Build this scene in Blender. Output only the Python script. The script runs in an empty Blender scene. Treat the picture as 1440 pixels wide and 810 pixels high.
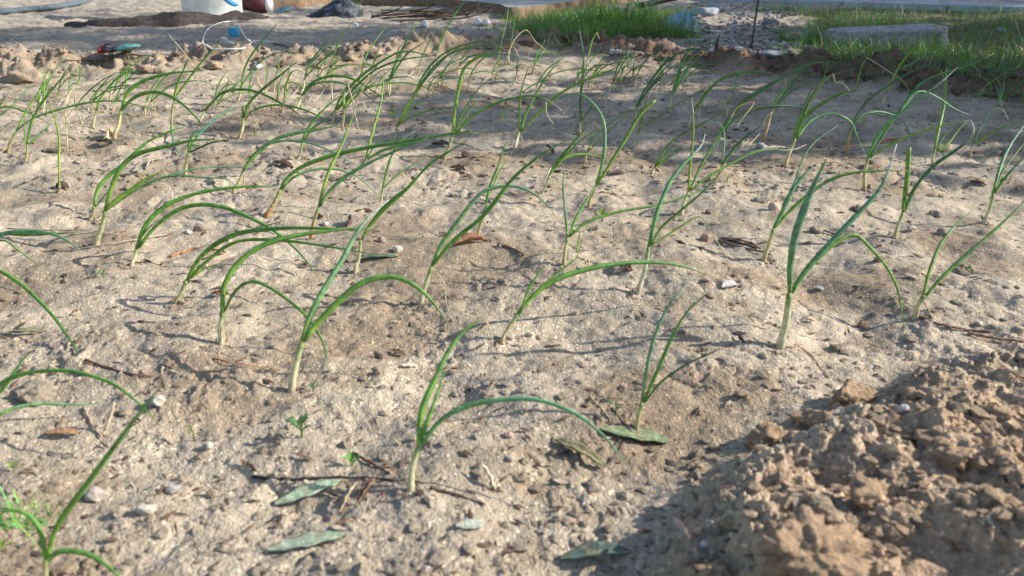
import bpy, math, random
import numpy as np
from mathutils import Vector
sc = bpy.context.scene
COL = sc.collection
# ---------------------------------------------------------------- camera
F = 1040.0                      # focal length in photograph pixels (1440 wide)
PITCH = math.atan(450 / F)      # looks down at the bed
CH = 0.22                       # lens height above the soil
cam_d = bpy.data.cameras.new('camera'); cam = bpy.data.objects.new('camera', cam_d); COL.objects.link(cam)
cam.location = (0, 0, CH); cam.rotation_euler = (math.pi / 2 - PITCH, 0, 0)
cam_d.sensor_width = 36; cam_d.lens = 36 * F / 1440
cam_d.clip_start = 0.01; cam_d.clip_end = 2000
cam_d.dof.use_dof = True; cam_d.dof.focus_distance = 0.95; cam_d.dof.aperture_fstop = 17
sc.camera = cam
# ---------------------------------------------------------------- sky, sun, exposure
SUN_EL, SUN_AZ = math.radians(29), math.radians(84)   # azimuth clockwise from +Y: from the right, a little behind the bed
w = bpy.data.worlds.new('World'); sc.world = w; w.use_nodes = True
nt = w.node_tree; bg = nt.nodes['Background']; sk = nt.nodes.new('ShaderNodeTexSky')
sk.sky_type = 'NISHITA'; sk.sun_disc = False; sk.sun_elevation = SUN_EL; sk.sun_rotation = SUN_AZ
nt.links.new(sk.outputs[0], bg.inputs[0]); bg.inputs[1].default_value = 0.128
sl = bpy.data.lights.new('sun', 'SUN'); so = bpy.data.objects.new('sun', sl); COL.objects.link(so)
sl.energy = 5.0; sl.angle = math.radians(0.5); sl.color = (1.0, 0.94, 0.85)
sd = Vector((math.cos(SUN_EL) * math.sin(SUN_AZ), math.cos(SUN_EL) * math.cos(SUN_AZ), math.sin(SUN_EL)))
so.rotation_euler = sd.to_track_quat('Z', 'Y').to_euler()
sc.view_settings.view_transform = 'Standard'; sc.view_settings.look = 'None'
sc.view_settings.exposure = 0.74; sc.view_settings.gamma = 1.0
sc.render.engine = 'CYCLES'; sc.cycles.max_bounces = 5

# ---------------------------------------------------------------- noise and the lie of the land
_r = np.random.RandomState(1234); PERM = _r.permutation(65536).astype(np.int32); UNI = _r.uniform(0, 1, 65536); GA = _r.uniform(0, 2 * math.pi, 65536); GCX = np.cos(GA); GSX = np.sin(GA)
def hi(ix, iy, s): return PERM[(ix + PERM[(iy + s * 7919) & 65535]) & 65535]
def h2(ix, iy, s): return UNI[hi(ix.astype(np.int32), iy.astype(np.int32), s)]
def vn(x, y, s):
    xi = np.floor(x); yi = np.floor(y); fx = x - xi; fy = y - yi
    xi = xi.astype(np.int32); yi = yi.astype(np.int32)
    u = fx * fx * fx * (fx * (fx * 6 - 15) + 10); v = fy * fy * fy * (fy * (fy * 6 - 15) + 10)
    r0 = PERM[(yi + s * 7919) & 65535]; r1 = PERM[(yi + 1 + s * 7919) & 65535]
    def g(r, dx, dy):
        a = PERM[(xi + dx + r) & 65535]
        return GCX[a] * (fx - dx) + GSX[a] * (fy - dy)
    a0 = g(r0, 0, 0); a1 = g(r1, 0, 1); a0 += (g(r0, 1, 0) - a0) * u; a1 += (g(r1, 1, 0 + 1) - a1) * u
    return 1.4 * (a0 + (a1 - a0) * v)
def fbm(x, y, sc_, s, o=4, gain=0.5):
    a = 1.0; r = 0; f = 1 / sc_
    for i in range(o):
        r = r + a * vn(x * f + i * 7.3, y * f - i * 3.1, s + i); a *= gain; f *= 2.03
    return r
def lumps(x, y, cell, rad, dens, s):          # scattered angular crumbs standing in the surface, 0..rad
    k = 1 / (cell * .33); w1 = vn(x * k, y * k, s + 50); w2 = vn(x * k + 9, y * k, s + 51)
    wx = x + w1 * cell * .30; wy = y + w2 * cell * .30
    cx = np.floor(wx / cell).astype(np.int64); cy = np.floor(wy / cell).astype(np.int64); out = np.zeros_like(x)
    for dx in (-1, 0, 1):
        for dy in (-1, 0, 1):
            ix = cx + dx; iy = cy + dy
            px = (ix + .15 + .7 * h2(ix, iy, s)) * cell; py = (iy + .15 + .7 * h2(ix, iy, s + 1)) * cell; q = h2(ix, iy, s + 2)
            r = rad * (.30 + .70 * q ** 1.5) * (h2(ix, iy, s + 3) < dens); an = h2(ix, iy, s + 4) * 6.283; ca = np.cos(an); sa = np.sin(an)
            ex = wx - px; ey = wy - py; ax = ex * ca + ey * sa; ay = (ey * ca - ex * sa) * (1.1 + .7 * q)
            d = np.maximum(np.abs(ax), np.abs(ay)) * .55 + np.hypot(ax, ay) * .55
            t = np.clip(1.15 - d / np.maximum(r, 1e-9), 0, 1)
            out = np.maximum(out, r * np.minimum(t * 1.9, .55 + .35 * t + .3 * ax / np.maximum(r, 1e-9)) * (t > 0))
    return np.maximum(out, 0) * (1 + .35 * w1)
def sst(a, b, x):
    t = np.clip((x - a) / (b - a), 0, 1); return t * t * (3 - 2 * t)
SP, CP = math.sin(PITCH), math.cos(PITCH)
def ray(u, v):
    a = (u - 720) / F; b = (405 - v) / F
    return np.array((a, b * SP + CP, b * CP - SP))
def flat(u, v):                                # where a sight line meets level ground
    d = ray(u, v); return d[:2] * (CH / -d[2])
RIDGE = [flat(*p) for p in ((-500, 112), (-150, 112), (0, 106), (120, 104), (240, 96), (400, 92), (560, 82), (680, 72), (800, 66), (900, 80), (1000, 98), (1120, 106), (1260, 120), (1440, 140), (1700, 160), (2100, 190))]
def seg_dist(x, y, pts):
    best = np.full_like(x, 9.0); side = np.zeros_like(x)
    for a, b in zip(pts[:-1], pts[1:]):
        d = b - a; L = d @ d
        t = np.clip(((x - a[0]) * d[0] + (y - a[1]) * d[1]) / L, 0, 1)
        ex = x - a[0] - t * d[0]; ey = y - a[1] - t * d[1]; q = np.hypot(ex, ey)
        m = q < best; best = np.where(m, q, best); side = np.where(m, np.sign(d[0] * ey - d[1] * ex), side)
    return best, side
MOUND = [flat(*p) for p in ((900, 1050), (880, 830), (925, 730), (1000, 640), (1100, 585), (1230, 520), (1340, 475), (1500, 440), (1800, 400), (2600, 330))]
def masks(x, y):
    d, side = seg_dist(x, y, RIDGE)
    rw = .075 + .03 * vn(x / .18, y / .18, 5)
    ridge = np.exp(-(d / rw) ** 2)
    beyond = sst(-.02, .08, d * side)
    dm, sm = seg_dist(x, y, MOUND)
    q = -dm * sm + .012 * vn(x / .035, y / .035, 8)      # positive inside (to the right of the line)
    mound = sst(-.012, .10, q)
    return ridge, beyond, mound, q
def H(x, y, detail=True):
    x = np.asarray(x, float); y = np.asarray(y, float)
    ridge, beyond, mound, q = masks(x, y)
    z = .007 * fbm(x, y, .30, 11, 2) + .0078 * fbm(x, y, .090, 21, 2)
    z += beyond * (.006 + .012 * fbm(x, y, .5, 31, 2))
    cl = np.clip(.75 + .8 * fbm(x, y, .09, 41, 3), .15, 1.6)
    z += ridge * .038 * cl + .010 * mound * (.5 + .5 * cl) + .030 * sst(.0, .36, q)
    nr = sst(.40, .31, y); z += nr * (.009 * sst(-.004, .045, q) - .005 * np.exp(-((q + .018) / .026) ** 2))
    # bumps and hollows with sharper crests inside the bed
    n1 = fbm(x, y, .034, 61, 3); z += .0036 * (np.abs(n1) ** .9) * (.5 + .6 * sst(-.5, .6, fbm(x, y, .2, 66, 2)))
    if detail:
        near = np.exp(-np.clip(y - .22, 0, 9) / .11)                      # loose soil close to the lens
        loose = np.clip(.03 + .62 * sst(.15, .95, fbm(x, y, .11, 71, 3)) + .18 * near, 0, 1)
        rough = np.clip(ridge * 1.4 + sst(.02, .4, mound) + .2 * beyond, 0, 1)
        a = fbm(x, y, .030, 81, 4, .6); b = fbm(x, y, .0125, 86, 3, .6)
        farb = sst(.55, 1.1, y); sm = (.20 + .8 * loose) * (1 + .9 * farb); z += .0022 * sst(.12, .34, a) * sm - .0020 * sst(.30, .55, -a) * sm         # crusts with broken edges, small hollows
        z += .0010 * sst(.15, .40, b) * sm - .0006 * sst(.35, .7, -b) * sm
        z += .0005 * fbm(x, y, .0065, 85, 2, .7) * (.25 + loose)
        z += lumps(x, y, .0135, .0034, .13, 91) * loose * .6 + .0022 * sst(.18, .5, fbm(x, y, .019, 93, 3, .6)) * loose
        z += lumps(x, y, .034, .0085, .16, 95) * np.clip(loose * 1.5 - .2, 0, 1) + farb * lumps(x, y, .040, .0075, .22, 98) * (y < 3)
        m = fbm(x, y, .060, 101, 3, .5); m2 = fbm(x + .01 * m, y, .024, 131, 3, .55); m3 = fbm(x, y, .0085, 121, 3, .65)
        z += rough * (1 - .4 * mound) * (.014 * m + .0085 * (.45 - np.abs(m2)) + .0055 * sst(.02, .22, m2) + .0028 * m3 * (1 + m) + .0016 * np.abs(fbm(x, y, .0045, 141, 2))
                      + .7 * lumps(x, y, .038, .0130, .22, 105) + .6 * lumps(x + m * .01, y, .018, .0060, .20, 111) + .55 * lumps(x, y + m * .01, .0085, .0030, .30, 117))
    return z
def hz(x, y): return float(H(np.array([x]), np.array([y]))[0])
def ground(u, v):                              # sight line meets the real, uneven ground
    d = ray(u, v); D0 = CH / -d[2]
    t = np.linspace(.72 * D0, 1.12 * D0, 220)
    z = CH + d[2] * t - H(d[0] * t, d[1] * t)
    i = int(np.argmax(z <= 0)) if (z <= 0).any() else 219
    if i > 0:
        k = z[i - 1] / (z[i - 1] - z[i] + 1e-12); D = t[i - 1] + k * (t[i] - t[i - 1])
    else: D = t[0]
    return Vector(d * D) + Vector((0, 0, CH)), D
def at(u, v, D): return np.array((0, 0, CH)) + ray(u, v) * D

# ---------------------------------------------------------------- materials
def mat(name, rough=.8, col=(.5, .5, .5), attr=None, noise=None, bump=None, transl=0, spec=.3, coat=0):
    m = bpy.data.materials.new(name); m.use_nodes = True; t = m.node_tree; N = t.nodes; L = t.links
    p = N['Principled BSDF']; p.inputs['Roughness'].default_value = rough
    p.inputs['Specular IOR Level'].default_value = spec; p.inputs['Coat Weight'].default_value = coat
    tc = N.new('ShaderNodeTexCoord')
    if attr:
        a = N.new('ShaderNodeAttribute'); a.attribute_name = attr; cs = a.outputs['Color']
    else:
        a = N.new('ShaderNodeRGB'); a.outputs[0].default_value = (*col, 1); cs = a.outputs[0]
    if noise:
        scl, amt = noise
        n = N.new('ShaderNodeTexNoise'); n.inputs['Scale'].default_value = scl; n.inputs['Detail'].default_value = 5
        L.new(tc.outputs['Object'], n.inputs['Vector'])
        r = N.new('ShaderNodeMapRange'); r.inputs[1].default_value = .3; r.inputs[2].default_value = .7
        r.inputs[3].default_value = 1 - amt; r.inputs[4].default_value = 1 + amt; L.new(n.outputs[0], r.inputs[0])
        mx = N.new('ShaderNodeVectorMath'); mx.operation = 'SCALE'; L.new(cs, mx.inputs[0]); L.new(r.outputs[0], mx.inputs['Scale']); cs = mx.outputs[0]
    L.new(cs, p.inputs['Base Color'])
    if bump:
        scl, dist = bump
        n = N.new('ShaderNodeTexNoise'); n.inputs['Scale'].default_value = scl; n.inputs['Detail'].default_value = 6; n.inputs['Roughness'].default_value = .65
        L.new(tc.outputs['Object'], n.inputs['Vector'])
        b = N.new('ShaderNodeBump'); b.inputs['Strength'].default_value = 1; b.inputs['Distance'].default_value = dist
        L.new(n.outputs[0], b.inputs['Height']); L.new(b.outputs[0], p.inputs['Normal'])
    if transl:
        tr = N.new('ShaderNodeBsdfTranslucent'); mi = N.new('ShaderNodeMixShader'); mi.inputs[0].default_value = transl
        L.new(cs, tr.inputs[0]); L.new(p.outputs[0], mi.inputs[1]); L.new(tr.outputs[0], mi.inputs[2])
        L.new(mi.outputs[0], N['Material Output'].inputs[0])
    return m
M_leaf = mat('onion_leaf', .42, attr='Col', noise=(330, .34), bump=(900, .0004), transl=.36, spec=.5)
M_dry = mat('withered_leaf', .8, attr='Col', noise=(400, .25), bump=(700, .0006), transl=.15)
M_grass = mat('grass_blade', .5, attr='Col', transl=.3, spec=.35)
M_crumb = mat('loose_soil', .95, attr='Col', noise=(350, .25), bump=(420, .0035), spec=.1)
M_litter = mat('plant_litter', .8, attr='Col', noise=(300, .3), bump=(500, .0008), spec=.25)
def soil_mat():
    m = bpy.data.materials.new('soil'); m.use_nodes = True; t = m.node_tree; N = t.nodes; L = t.links
    p = N['Principled BSDF']; p.inputs['Roughness'].default_value = .95; p.inputs['Specular IOR Level'].default_value = .12
    tc = N.new('ShaderNodeTexCoord'); a = N.new('ShaderNodeAttribute'); a.attribute_name = 'Col'; cs = a.outputs['Color']
    def noise(scale, det=5, rough=.6):
        n = N.new('ShaderNodeTexNoise'); n.inputs['Scale'].default_value = scale; n.inputs['Detail'].default_value = det; n.inputs['Roughness'].default_value = rough
        L.new(tc.outputs['Object'], n.inputs['Vector']); return n.outputs[0]
    def rng(v, a0, a1, b0, b1):
        r = N.new('ShaderNodeMapRange'); 
        for i, q in enumerate((a0, a1, b0, b1)): r.inputs[i + 1].default_value = q
        L.new(v, r.inputs[0]); return r.outputs[0]
    def scale(c, f):
        mx = N.new('ShaderNodeVectorMath'); mx.operation = 'SCALE'; L.new(c, mx.inputs[0]); L.new(f, mx.inputs['Scale']); return mx.outputs[0]
    cs = scale(cs, rng(noise(11, 4, .6), .35, .65, .80, 1.12)); cs = scale(cs, rng(noise(48), .3, .7, .84, 1.12))
    cs = scale(cs, rng(noise(420, 6, .75), .3, .7, .80, 1.18))
    vo = N.new('ShaderNodeTexVoronoi'); vo.inputs['Scale'].default_value = 700; L.new(tc.outputs['Object'], vo.inputs['Vector'])
    sep = N.new('ShaderNodeSeparateColor'); L.new(vo.outputs['Color'], sep.inputs[0])
    cs = scale(cs, rng(sep.outputs[0], .90, .97, 1.0, 1.7))                 # pale quartz grains
    dk = noise(95, 3); cs = scale(cs, rng(dk, .68, .76, 1.0, .55))           # specks of rotted litter
    L.new(cs, p.inputs['Base Color'])
    b1 = N.new('ShaderNodeBump'); b1.inputs['Distance'].default_value = .0010; b1.inputs['Strength'].default_value = 1; L.new(noise(330, 7, .7), b1.inputs['Height'])
    b2 = N.new('ShaderNodeBump'); b2.inputs['Distance'].default_value = .0006; b2.inputs['Strength'].default_value = .9
    L.new(vo.outputs['Distance'], b2.inputs['Height']); L.new(b1.outputs[0], b2.inputs['Normal']); L.new(b2.outputs[0], p.inputs['Normal'])
    return m
M_soil = soil_mat()

# ---------------------------------------------------------------- object helpers
def tag(o, label=None, cat=None, group=None, kind=None):
    for k, v in (('label', label), ('category', cat), ('group', group), ('kind', kind)):
        if v: o[k] = v
    return o
def empty(name, loc, label=None, cat=None, group=None):
    o = bpy.data.objects.new(name, None); COL.objects.link(o); o.location = loc; o.empty_display_size = .02
    return tag(o, label, cat, group)
def mesh(name, V, Fc, m, parent=None, cols=None, smooth=True, origin=None):
    V = np.asarray(V, float)
    o0 = np.zeros(3)
    if parent is not None: o0 = np.array(parent.location) if parent.parent is None else np.array(parent.location) + np.array(parent.parent.location)
    elif origin is not None: o0 = np.asarray(origin, float)
    me = bpy.data.meshes.new(name); me.from_pydata((V - o0).tolist(), [], [tuple(int(i) for i in f) for f in Fc]); me.materials.append(m)
    if cols is not None:
        c = np.ones((len(V), 4)); c[:, :3] = cols
        me.attributes.new('Col', 'FLOAT_COLOR', 'POINT').data.foreach_set('color', c.ravel())
    if smooth: me.polygons.foreach_set('use_smooth', [True] * len(me.polygons))
    o = bpy.data.objects.new(name, me); COL.objects.link(o)
    if parent is not None: o.parent = parent
    else: o.location = o0
    return o
def catmull(P, n):
    P = np.asarray(P, float)
    if len(P) == 2: return P[0] + (P[1] - P[0]) * np.linspace(0, 1, n)[:, None]
    Q = np.vstack([2 * P[0] - P[1], P, 2 * P[-1] - P[-2]])
    L = np.linalg.norm(np.diff(P, axis=0), axis=1); cum = np.concatenate([[0], np.cumsum(L)]); s = np.linspace(0, cum[-1], n); out = []
    for q in s:
        i = min(max(int(np.searchsorted(cum, q, 'right')) - 1, 0), len(P) - 2)
        t = (q - cum[i]) / max(cum[i + 1] - cum[i], 1e-9); a, b, c, d = Q[i:i + 4]
        out.append(.5 * (2 * b + (c - a) * t + (2 * a - 5 * b + 4 * c - d) * t * t + (3 * b - a - 3 * c + d) * t ** 3))
    return np.array(out)
def tube(P, R, k=7, flatten=1.0, crease=0.0):
    P = np.asarray(P, float); n = len(P); R = np.broadcast_to(R, (n,)); T = np.gradient(P, axis=0); T /= np.linalg.norm(T, axis=1)[:, None] + 1e-12
    up = np.array((0.1, -.9, .42)); A = np.cross(T[0], up); A /= np.linalg.norm(A) + 1e-12; V = []
    for i in range(n):
        A = A - T[i] * (A @ T[i]); A /= np.linalg.norm(A) + 1e-12; B = np.cross(T[i], A)
        for j in range(k):
            a = 2 * math.pi * j / k; c = 1 - crease * max(0, math.sin(a)) ** 3
            V.append(P[i] + R[i] * (A * math.cos(a) + B * math.sin(a) * flatten * c))
    Fc = [(i * k + j, i * k + (j + 1) % k, (i + 1) * k + (j + 1) % k, (i + 1) * k + j) for i in range(n - 1) for j in range(k)]
    Fc.append(tuple(range(k))[::-1]); Fc.append(tuple((n - 1) * k + j for j in range(k)))
    return np.array(V), Fc
def rep(c, k): return np.repeat(np.asarray(c, float), k, axis=0)
def merge(parts):
    V = []; Fc = []; C = []; o = 0
    for v, f, c in parts:
        V.append(v); C.append(np.broadcast_to(c, (len(v), 3))); Fc += [tuple(i + o for i in q) for q in f]; o += len(v)
    return np.vstack(V), Fc, np.vstack(C)
import bmesh
def ico(sub):
    b = bmesh.new(); bmesh.ops.create_icosphere(b, subdivisions=sub, radius=1)
    v = np.array([q.co[:] for q in b.verts]); f = [tuple(q.index for q in p.verts) for p in b.faces]; b.free(); return v, f
ICO = {i: ico(i) for i in (1, 2, 3, 4, 5)}
def n3(v, sc_, s, o=3):
    return (fbm(v[:, 0], v[:, 1] + v[:, 2] * .6, sc_, s, o, .6) + fbm(v[:, 1] + 5, v[:, 2], sc_, s + 9, o, .6) + fbm(v[:, 2] + 3, v[:, 0], sc_, s + 17, o, .6)) / 1.7
def rock(seed, size, sub=2, squash=(1, 1, .7), rough=.35, facets=True):
    v, f = ICO[sub]; r = np.random.RandomState(seed); v = v.copy()
    for i in range(9 if facets else 4):           # cut by planes, as broken lumps are
        n = r.normal(size=3); n /= np.linalg.norm(n); h = r.uniform(.55, .92); q = v @ n
        v = v - np.outer(np.clip(q - h, 0, 1) * .95, n)
    v = v * (1 + rough * .9 * n3(v, .9, seed, 2) + (rough * .55 * n3(v, .28, seed + 3, 3) if sub > 2 else 0))[:, None]
    a = r.uniform(0, 6.28); ca, sa = math.cos(a), math.sin(a); v = v @ np.array(((ca, -sa, 0), (sa, ca, 0), (0, 0, 1)))
    return v * size * np.array(squash), f
# ---------------------------------------------------------------- the ground: one sheet out to the horizon
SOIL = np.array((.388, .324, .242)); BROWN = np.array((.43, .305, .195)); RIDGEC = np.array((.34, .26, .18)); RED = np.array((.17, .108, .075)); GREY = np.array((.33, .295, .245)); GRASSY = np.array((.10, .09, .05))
def soil_col(x, y):
    ridge, beyond, mound, q = masks(x, y); n = fbm(x, y, .12, 201, 3)
    c = SOIL * (1 + .10 * n[:, None]); damp = np.maximum(sst(.05, .55, fbm(x, y, .16, 211, 3)), .7 * sst(.15, .6, fbm(x, y * 1.0, .045, 221, 3))); c = c * (1 - damp[:, None] * np.array((.25, .30, .35)))
    def mixc(c, t, k): return c + (k - c) * np.clip(t, 0, 1)[:, None]
    c = mixc(c, .75 * mound, BROWN)
    c = mixc(c, ridge * .95, RIDGEC) * (1 - .22 * ridge * sst(-1.25, -.9, x))[:, None]  # ridge past its sunny left end painted darker, standing for shade
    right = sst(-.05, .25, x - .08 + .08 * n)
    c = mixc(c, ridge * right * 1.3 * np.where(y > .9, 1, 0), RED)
    c = mixc(c, beyond * .5, GREY)
    c = mixc(c, lawn_mask(x, y) * .85, GRASSY)
    return c
def lawn_mask(x, y):
    ridge, beyond, mound, q = masks(x, y); n = fbm(x, y, .25, 301, 3)
    a = beyond * sst(.33, .42, x / y + .06 * n) * sst(4.6, 4.3, y)           # right side grass, x/y is a bearing from the bed's near corner
    b = beyond * sst(-.01, .03, x / y + .05 * n) * sst(.235, .19, x / y + .03 * n) * sst(4.3, 3.6, y)
    return np.clip(a * sst(1.2, 1.5, y) + b, 0, 1)
def make_ground():
    ys = [.10]
    while ys[-1] < 7:
        Y = ys[-1]; ys.append(Y + min(max(.0050 * Y * Y, .00095), .0052 if Y < 2.3 else (.012 if Y < 3.2 else .03)))
    while ys[-1] < 900: ys.append(ys[-1] * 1.18)
    ys = [-900, -60, -4, -.6, -.1, 0, .06] + ys
    ys = np.array(ys); s = np.linspace(-.98, .98, 700); e = np.concatenate([.98 + .0032 * np.cumsum(1.022 ** np.arange(90)), 2.0 + np.geomspace(.05, 60, 18)])
    s = np.concatenate([-e[::-1], s, e]); yy = np.maximum(ys, .10)
    X = s[None, :] * (yy[:, None] * .80 + .02); Y = np.repeat(ys[:, None], len(s), 1)
    Xf, Yf = X.ravel(), Y.ravel(); Z = H(Xf, Yf)
    far = sst(9, 20, np.hypot(Xf, Yf)); Z = Z * (1 - far)
    n, k = X.shape; idx = np.arange(n * k).reshape(n, k)
    q = np.stack([idx[:-1, :-1], idx[:-1, 1:], idx[1:, 1:], idx[1:, :-1]], -1).reshape(-1, 4)
    me = bpy.data.meshes.new('ground'); me.vertices.add(n * k); me.loops.add(q.size); me.polygons.add(len(q))
    me.vertices.foreach_set('co', np.stack([Xf, Yf, Z], 1).ravel()); me.loops.foreach_set('vertex_index', q.ravel().astype(np.int32))
    me.polygons.foreach_set('loop_start', np.arange(0, q.size, 4, dtype=np.int32)); me.polygons.foreach_set('loop_total', np.full(len(q), 4, dtype=np.int32))
    me.update(calc_edges=True); me.polygons.foreach_set('use_smooth', np.ones(len(q), bool))
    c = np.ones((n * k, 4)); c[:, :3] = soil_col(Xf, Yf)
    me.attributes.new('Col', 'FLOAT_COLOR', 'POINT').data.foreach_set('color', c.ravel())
    me.materials.append(M_soil); o = bpy.data.objects.new('ground', me); COL.objects.link(o)
    tag(o, 'dry sandy garden bed with crumbling earth ridges, running on under the grass', kind='structure')
    print('ground', n, k, n * k)
make_ground()

# ---------------------------------------------------------------- loose crumbs (uncountable) and the larger clods one by one
def scatter_rocks(name, spots, subs, cols, label, m=M_crumb, emb=.05, flat_=.55):
    r = np.random.RandomState(5); protos = [rock(900 + i, 1, subs, (1, 1, flat_), .4) for i in range(12)]
    V = []; C = []; Fi = []; o = 0
    f = np.array(protos[0][1])
    X = np.array([s[0] for s in spots]); Y = np.array([s[1] for s in spots]); Z = H(X, Y)
    for i, (x, y, sz) in enumerate(spots):
        v = protos[i % 12][0]; a = r.uniform(0, 6.28); ca, sa = math.cos(a), math.sin(a)
        v = v @ np.array(((ca, -sa, 0), (sa, ca, 0), (0, 0, 1))) * sz * r.uniform(.8, 1.25, 3) + (x, y, Z[i] + sz * emb)
        V.append(v); C.append(np.tile(cols[i] * r.uniform(.85, 1.12), (len(v), 1))); Fi.append(f + o); o += len(v)
    V = np.vstack(V); C = np.vstack(C); q = np.vstack(Fi); me = bpy.data.meshes.new(name)
    me.vertices.add(len(V)); me.loops.add(q.size); me.polygons.add(len(q)); me.vertices.foreach_set('co', V.ravel()); me.loops.foreach_set('vertex_index', q.ravel().astype(np.int32))
    me.polygons.foreach_set('loop_start', np.arange(0, q.size, 3, dtype=np.int32)); me.polygons.foreach_set('loop_total', np.full(len(q), 3, dtype=np.int32)); me.update(calc_edges=True)
    c = np.ones((len(V), 4)); c[:, :3] = C; me.attributes.new('Col', 'FLOAT_COLOR', 'POINT').data.foreach_set('color', c.ravel()); me.materials.append(m); me.polygons.foreach_set('use_smooth', np.zeros(len(q), bool))
    ob = bpy.data.objects.new(name, me); COL.objects.link(ob); tag(ob, label, kind='stuff'); return ob
rs = np.random.RandomState(77)
def pick(n, f, lo, hi):
    u = rs.uniform(-60, 1500, n * 8); v = rs.uniform(lo, hi, n * 8); P = np.array([flat(a, b) for a, b in zip(u, v)])
    k = rs.uniform(0, 1, n * 8) < f(P[:, 0], P[:, 1]); return P[k][:n]
P = pick(3400, lambda x, y: np.clip(.09 + .34 * masks(x, y)[2] + .12 * np.exp(-(y - .2) / .12), 0, 1), 300, 860)
sp = [(x, y, .0008 + .0040 * rs.uniform() ** 3.5 * (1.1 if m > .4 else .8)) for (x, y), m in zip(P, masks(P[:, 0], P[:, 1])[2])]
P2 = pick(5200, lambda x, y: np.clip(.12 + masks(x, y)[0] * .9, 0, 1) * np.where(y > .75, 1, 0), 40, 330)
sp += [(x, y, 0.0014 + .010 * rs.uniform() ** 3 * (1.0 if r_ > .3 else .45)) for (x, y), r_ in zip(P2, masks(P2[:, 0], P2[:, 1])[0])]
SX = np.array([s[0] for s in sp]); SY = np.array([s[1] for s in sp]); cc = soil_col(SX, SY)
scatter_rocks('soil_crumbs', sp, 1, cc * .98, 'loose crumbs of dry soil lying all over the bed and its ridges')
CL = [  # u, v, radius px, label (larger clods that can be picked out one by one)
    (1130, 765, 72, 'b', 'largest grey grooved clod at the foot of the earth mound'),
    (1195, 555, 34, 'b', 'angular brown clod on the upper edge of the mound, facing the sun'),
    (1150, 585, 36, 'b', 'broad pitted clod on the upper left shoulder of the mound'),
    (1075, 610, 32, 'b', 'pale topped clod where the mound slopes down to the bed'),
    (1288, 553, 20, 'b', 'round dark clod standing alone on top of the mound'),
    (1340, 635, 30, 'b', 'dark angular clod halfway up the right part of the mound'),
    (1028, 735, 15, 'b', 'small egg shaped clod left of the largest grooved clod'),
    (1000, 800, 24, 'b', 'rounded pale clod at the bottom edge below the mound'),
    (1215, 690, 34, 'b', 'crumbling clod right of the largest grooved clod'),
    (1400, 580, 26, 'b', 'lumpy clod near the right edge of the mound'),
    (985, 657, 11, 'b', 'little round clod at the left foot of the mound'),
    (1178, 487, 12, 's', 'small cracked clod right of the thickest onion stem'),
    (1150, 322, 13, 's', 'round brown clod behind the broad leaf of the thickest onion'),
    (1208, 292, 12, 's', 'dark square clod in the bed behind the tallest blue green leaf'),
    (1325, 326, 14, 's', 'pale and brown clod left of the far right seedling'),
    (1313, 300, 11, 's', 'small hollowed clod between two seedlings on the right'),
    (1070, 280, 13, 's', 'dark damp clod in the bed beside the pink white shell'),
    (838, 320, 8, 's', 'small grey clod by the yellow green weed sprout'),
    (205, 95, 24, 's', 'large pale brown clod on the far ridge left of the white cord'),
    (225, 100, 16, 's', 'cracked clod on the far ridge right of the pale brown one'),
    (25, 108, 34, 's', 'long sunlit sandy clod on the far ridge at the left edge'),
    (300, 92, 22, 's', 'clod on the far ridge beneath the white cord'),
    (400, 88, 16, 's', 'sunlit clod right of the white stone on the far ridge'),
    (448, 92, 14, 's', 'dark clod on the far ridge below the wrapped twigs'),
    (530, 75, 24, 's', 'hollow fronted clod in the middle of the far ridge'),
    (492, 80, 17, 's', 'clod left of the hollow fronted clod on the far ridge'),
    (740, 60, 18, 'r', 'rounded clod under the near edge of the tall grass clump'),
    (800, 52, 16, 'r', 'rounded clod at the ridge crest in front of the grass'),
    (930, 82, 20, 'r', 'reddish brown domed clod right of the flat wood chip'),
    (1300, 108, 22, 'r', 'red brown clod leaning on the ridge before the lawn'),
    (1275, 118, 20, 'r', 'dark red clod in the gap of the right hand ridge'),
    (1345, 125, 20, 'r', 'brick red clod on the right hand ridge below the lawn'),
    (1395, 133, 18, 'r', 'brick red crumbling clod at the right end of the ridge'),
    (1160, 100, 20, 'r', 'brown clod at the foot of the ridge below the concrete block'),
    (50, 550, 30, 's', 'sunlit sandy hump of soil at the left edge under the arching leaf'),
    (120, 518, 14, 's', 'small dark clod left of the dry brown stalk'),
]
for i, (u, v, rp, k, lab) in enumerate(CL):
    rp *= .85 if v > 140 else .52; g, D = ground(u, v + rp * .35); s = rp * D / F
    V_, F_ = rock(300 + i, s, 5 if rp > 40 else (4 if rp > 18 else 3), (1.1, .9, .62), .42)
    Vn = V_ / s; bump = np.array([.0]) + .07 * fbm(Vn[:, 0] * 1.0 + Vn[:, 2] * .7, Vn[:, 1] + Vn[:, 2] * .4, .35, 400 + i, 4)
    V_ = V_ * (1 + 1.5 * bump[:, None] + (.10 * n3(V_ / s, .16, 40 + i, 3)[:, None] + .12 * np.minimum(0, .15 - np.abs(n3(V_ / s, .5, 60 + i, 2)))[:, None] * -1 if rp > 18 else 0)); base = {'b': BROWN * 1.0, 's': SOIL * .9 if v > 140 else RIDGEC * 1.1, 'r': RED * 1.1}[k]
    o = mesh('soil_clod', V_ + np.array(g) + (0, 0, s * .18), F_, M_crumb, cols=base * np.ones((len(V_), 3)), origin=np.array(g))
    tag(o, lab, 'clod', 'clods of earth on the bed and ridges')
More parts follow.
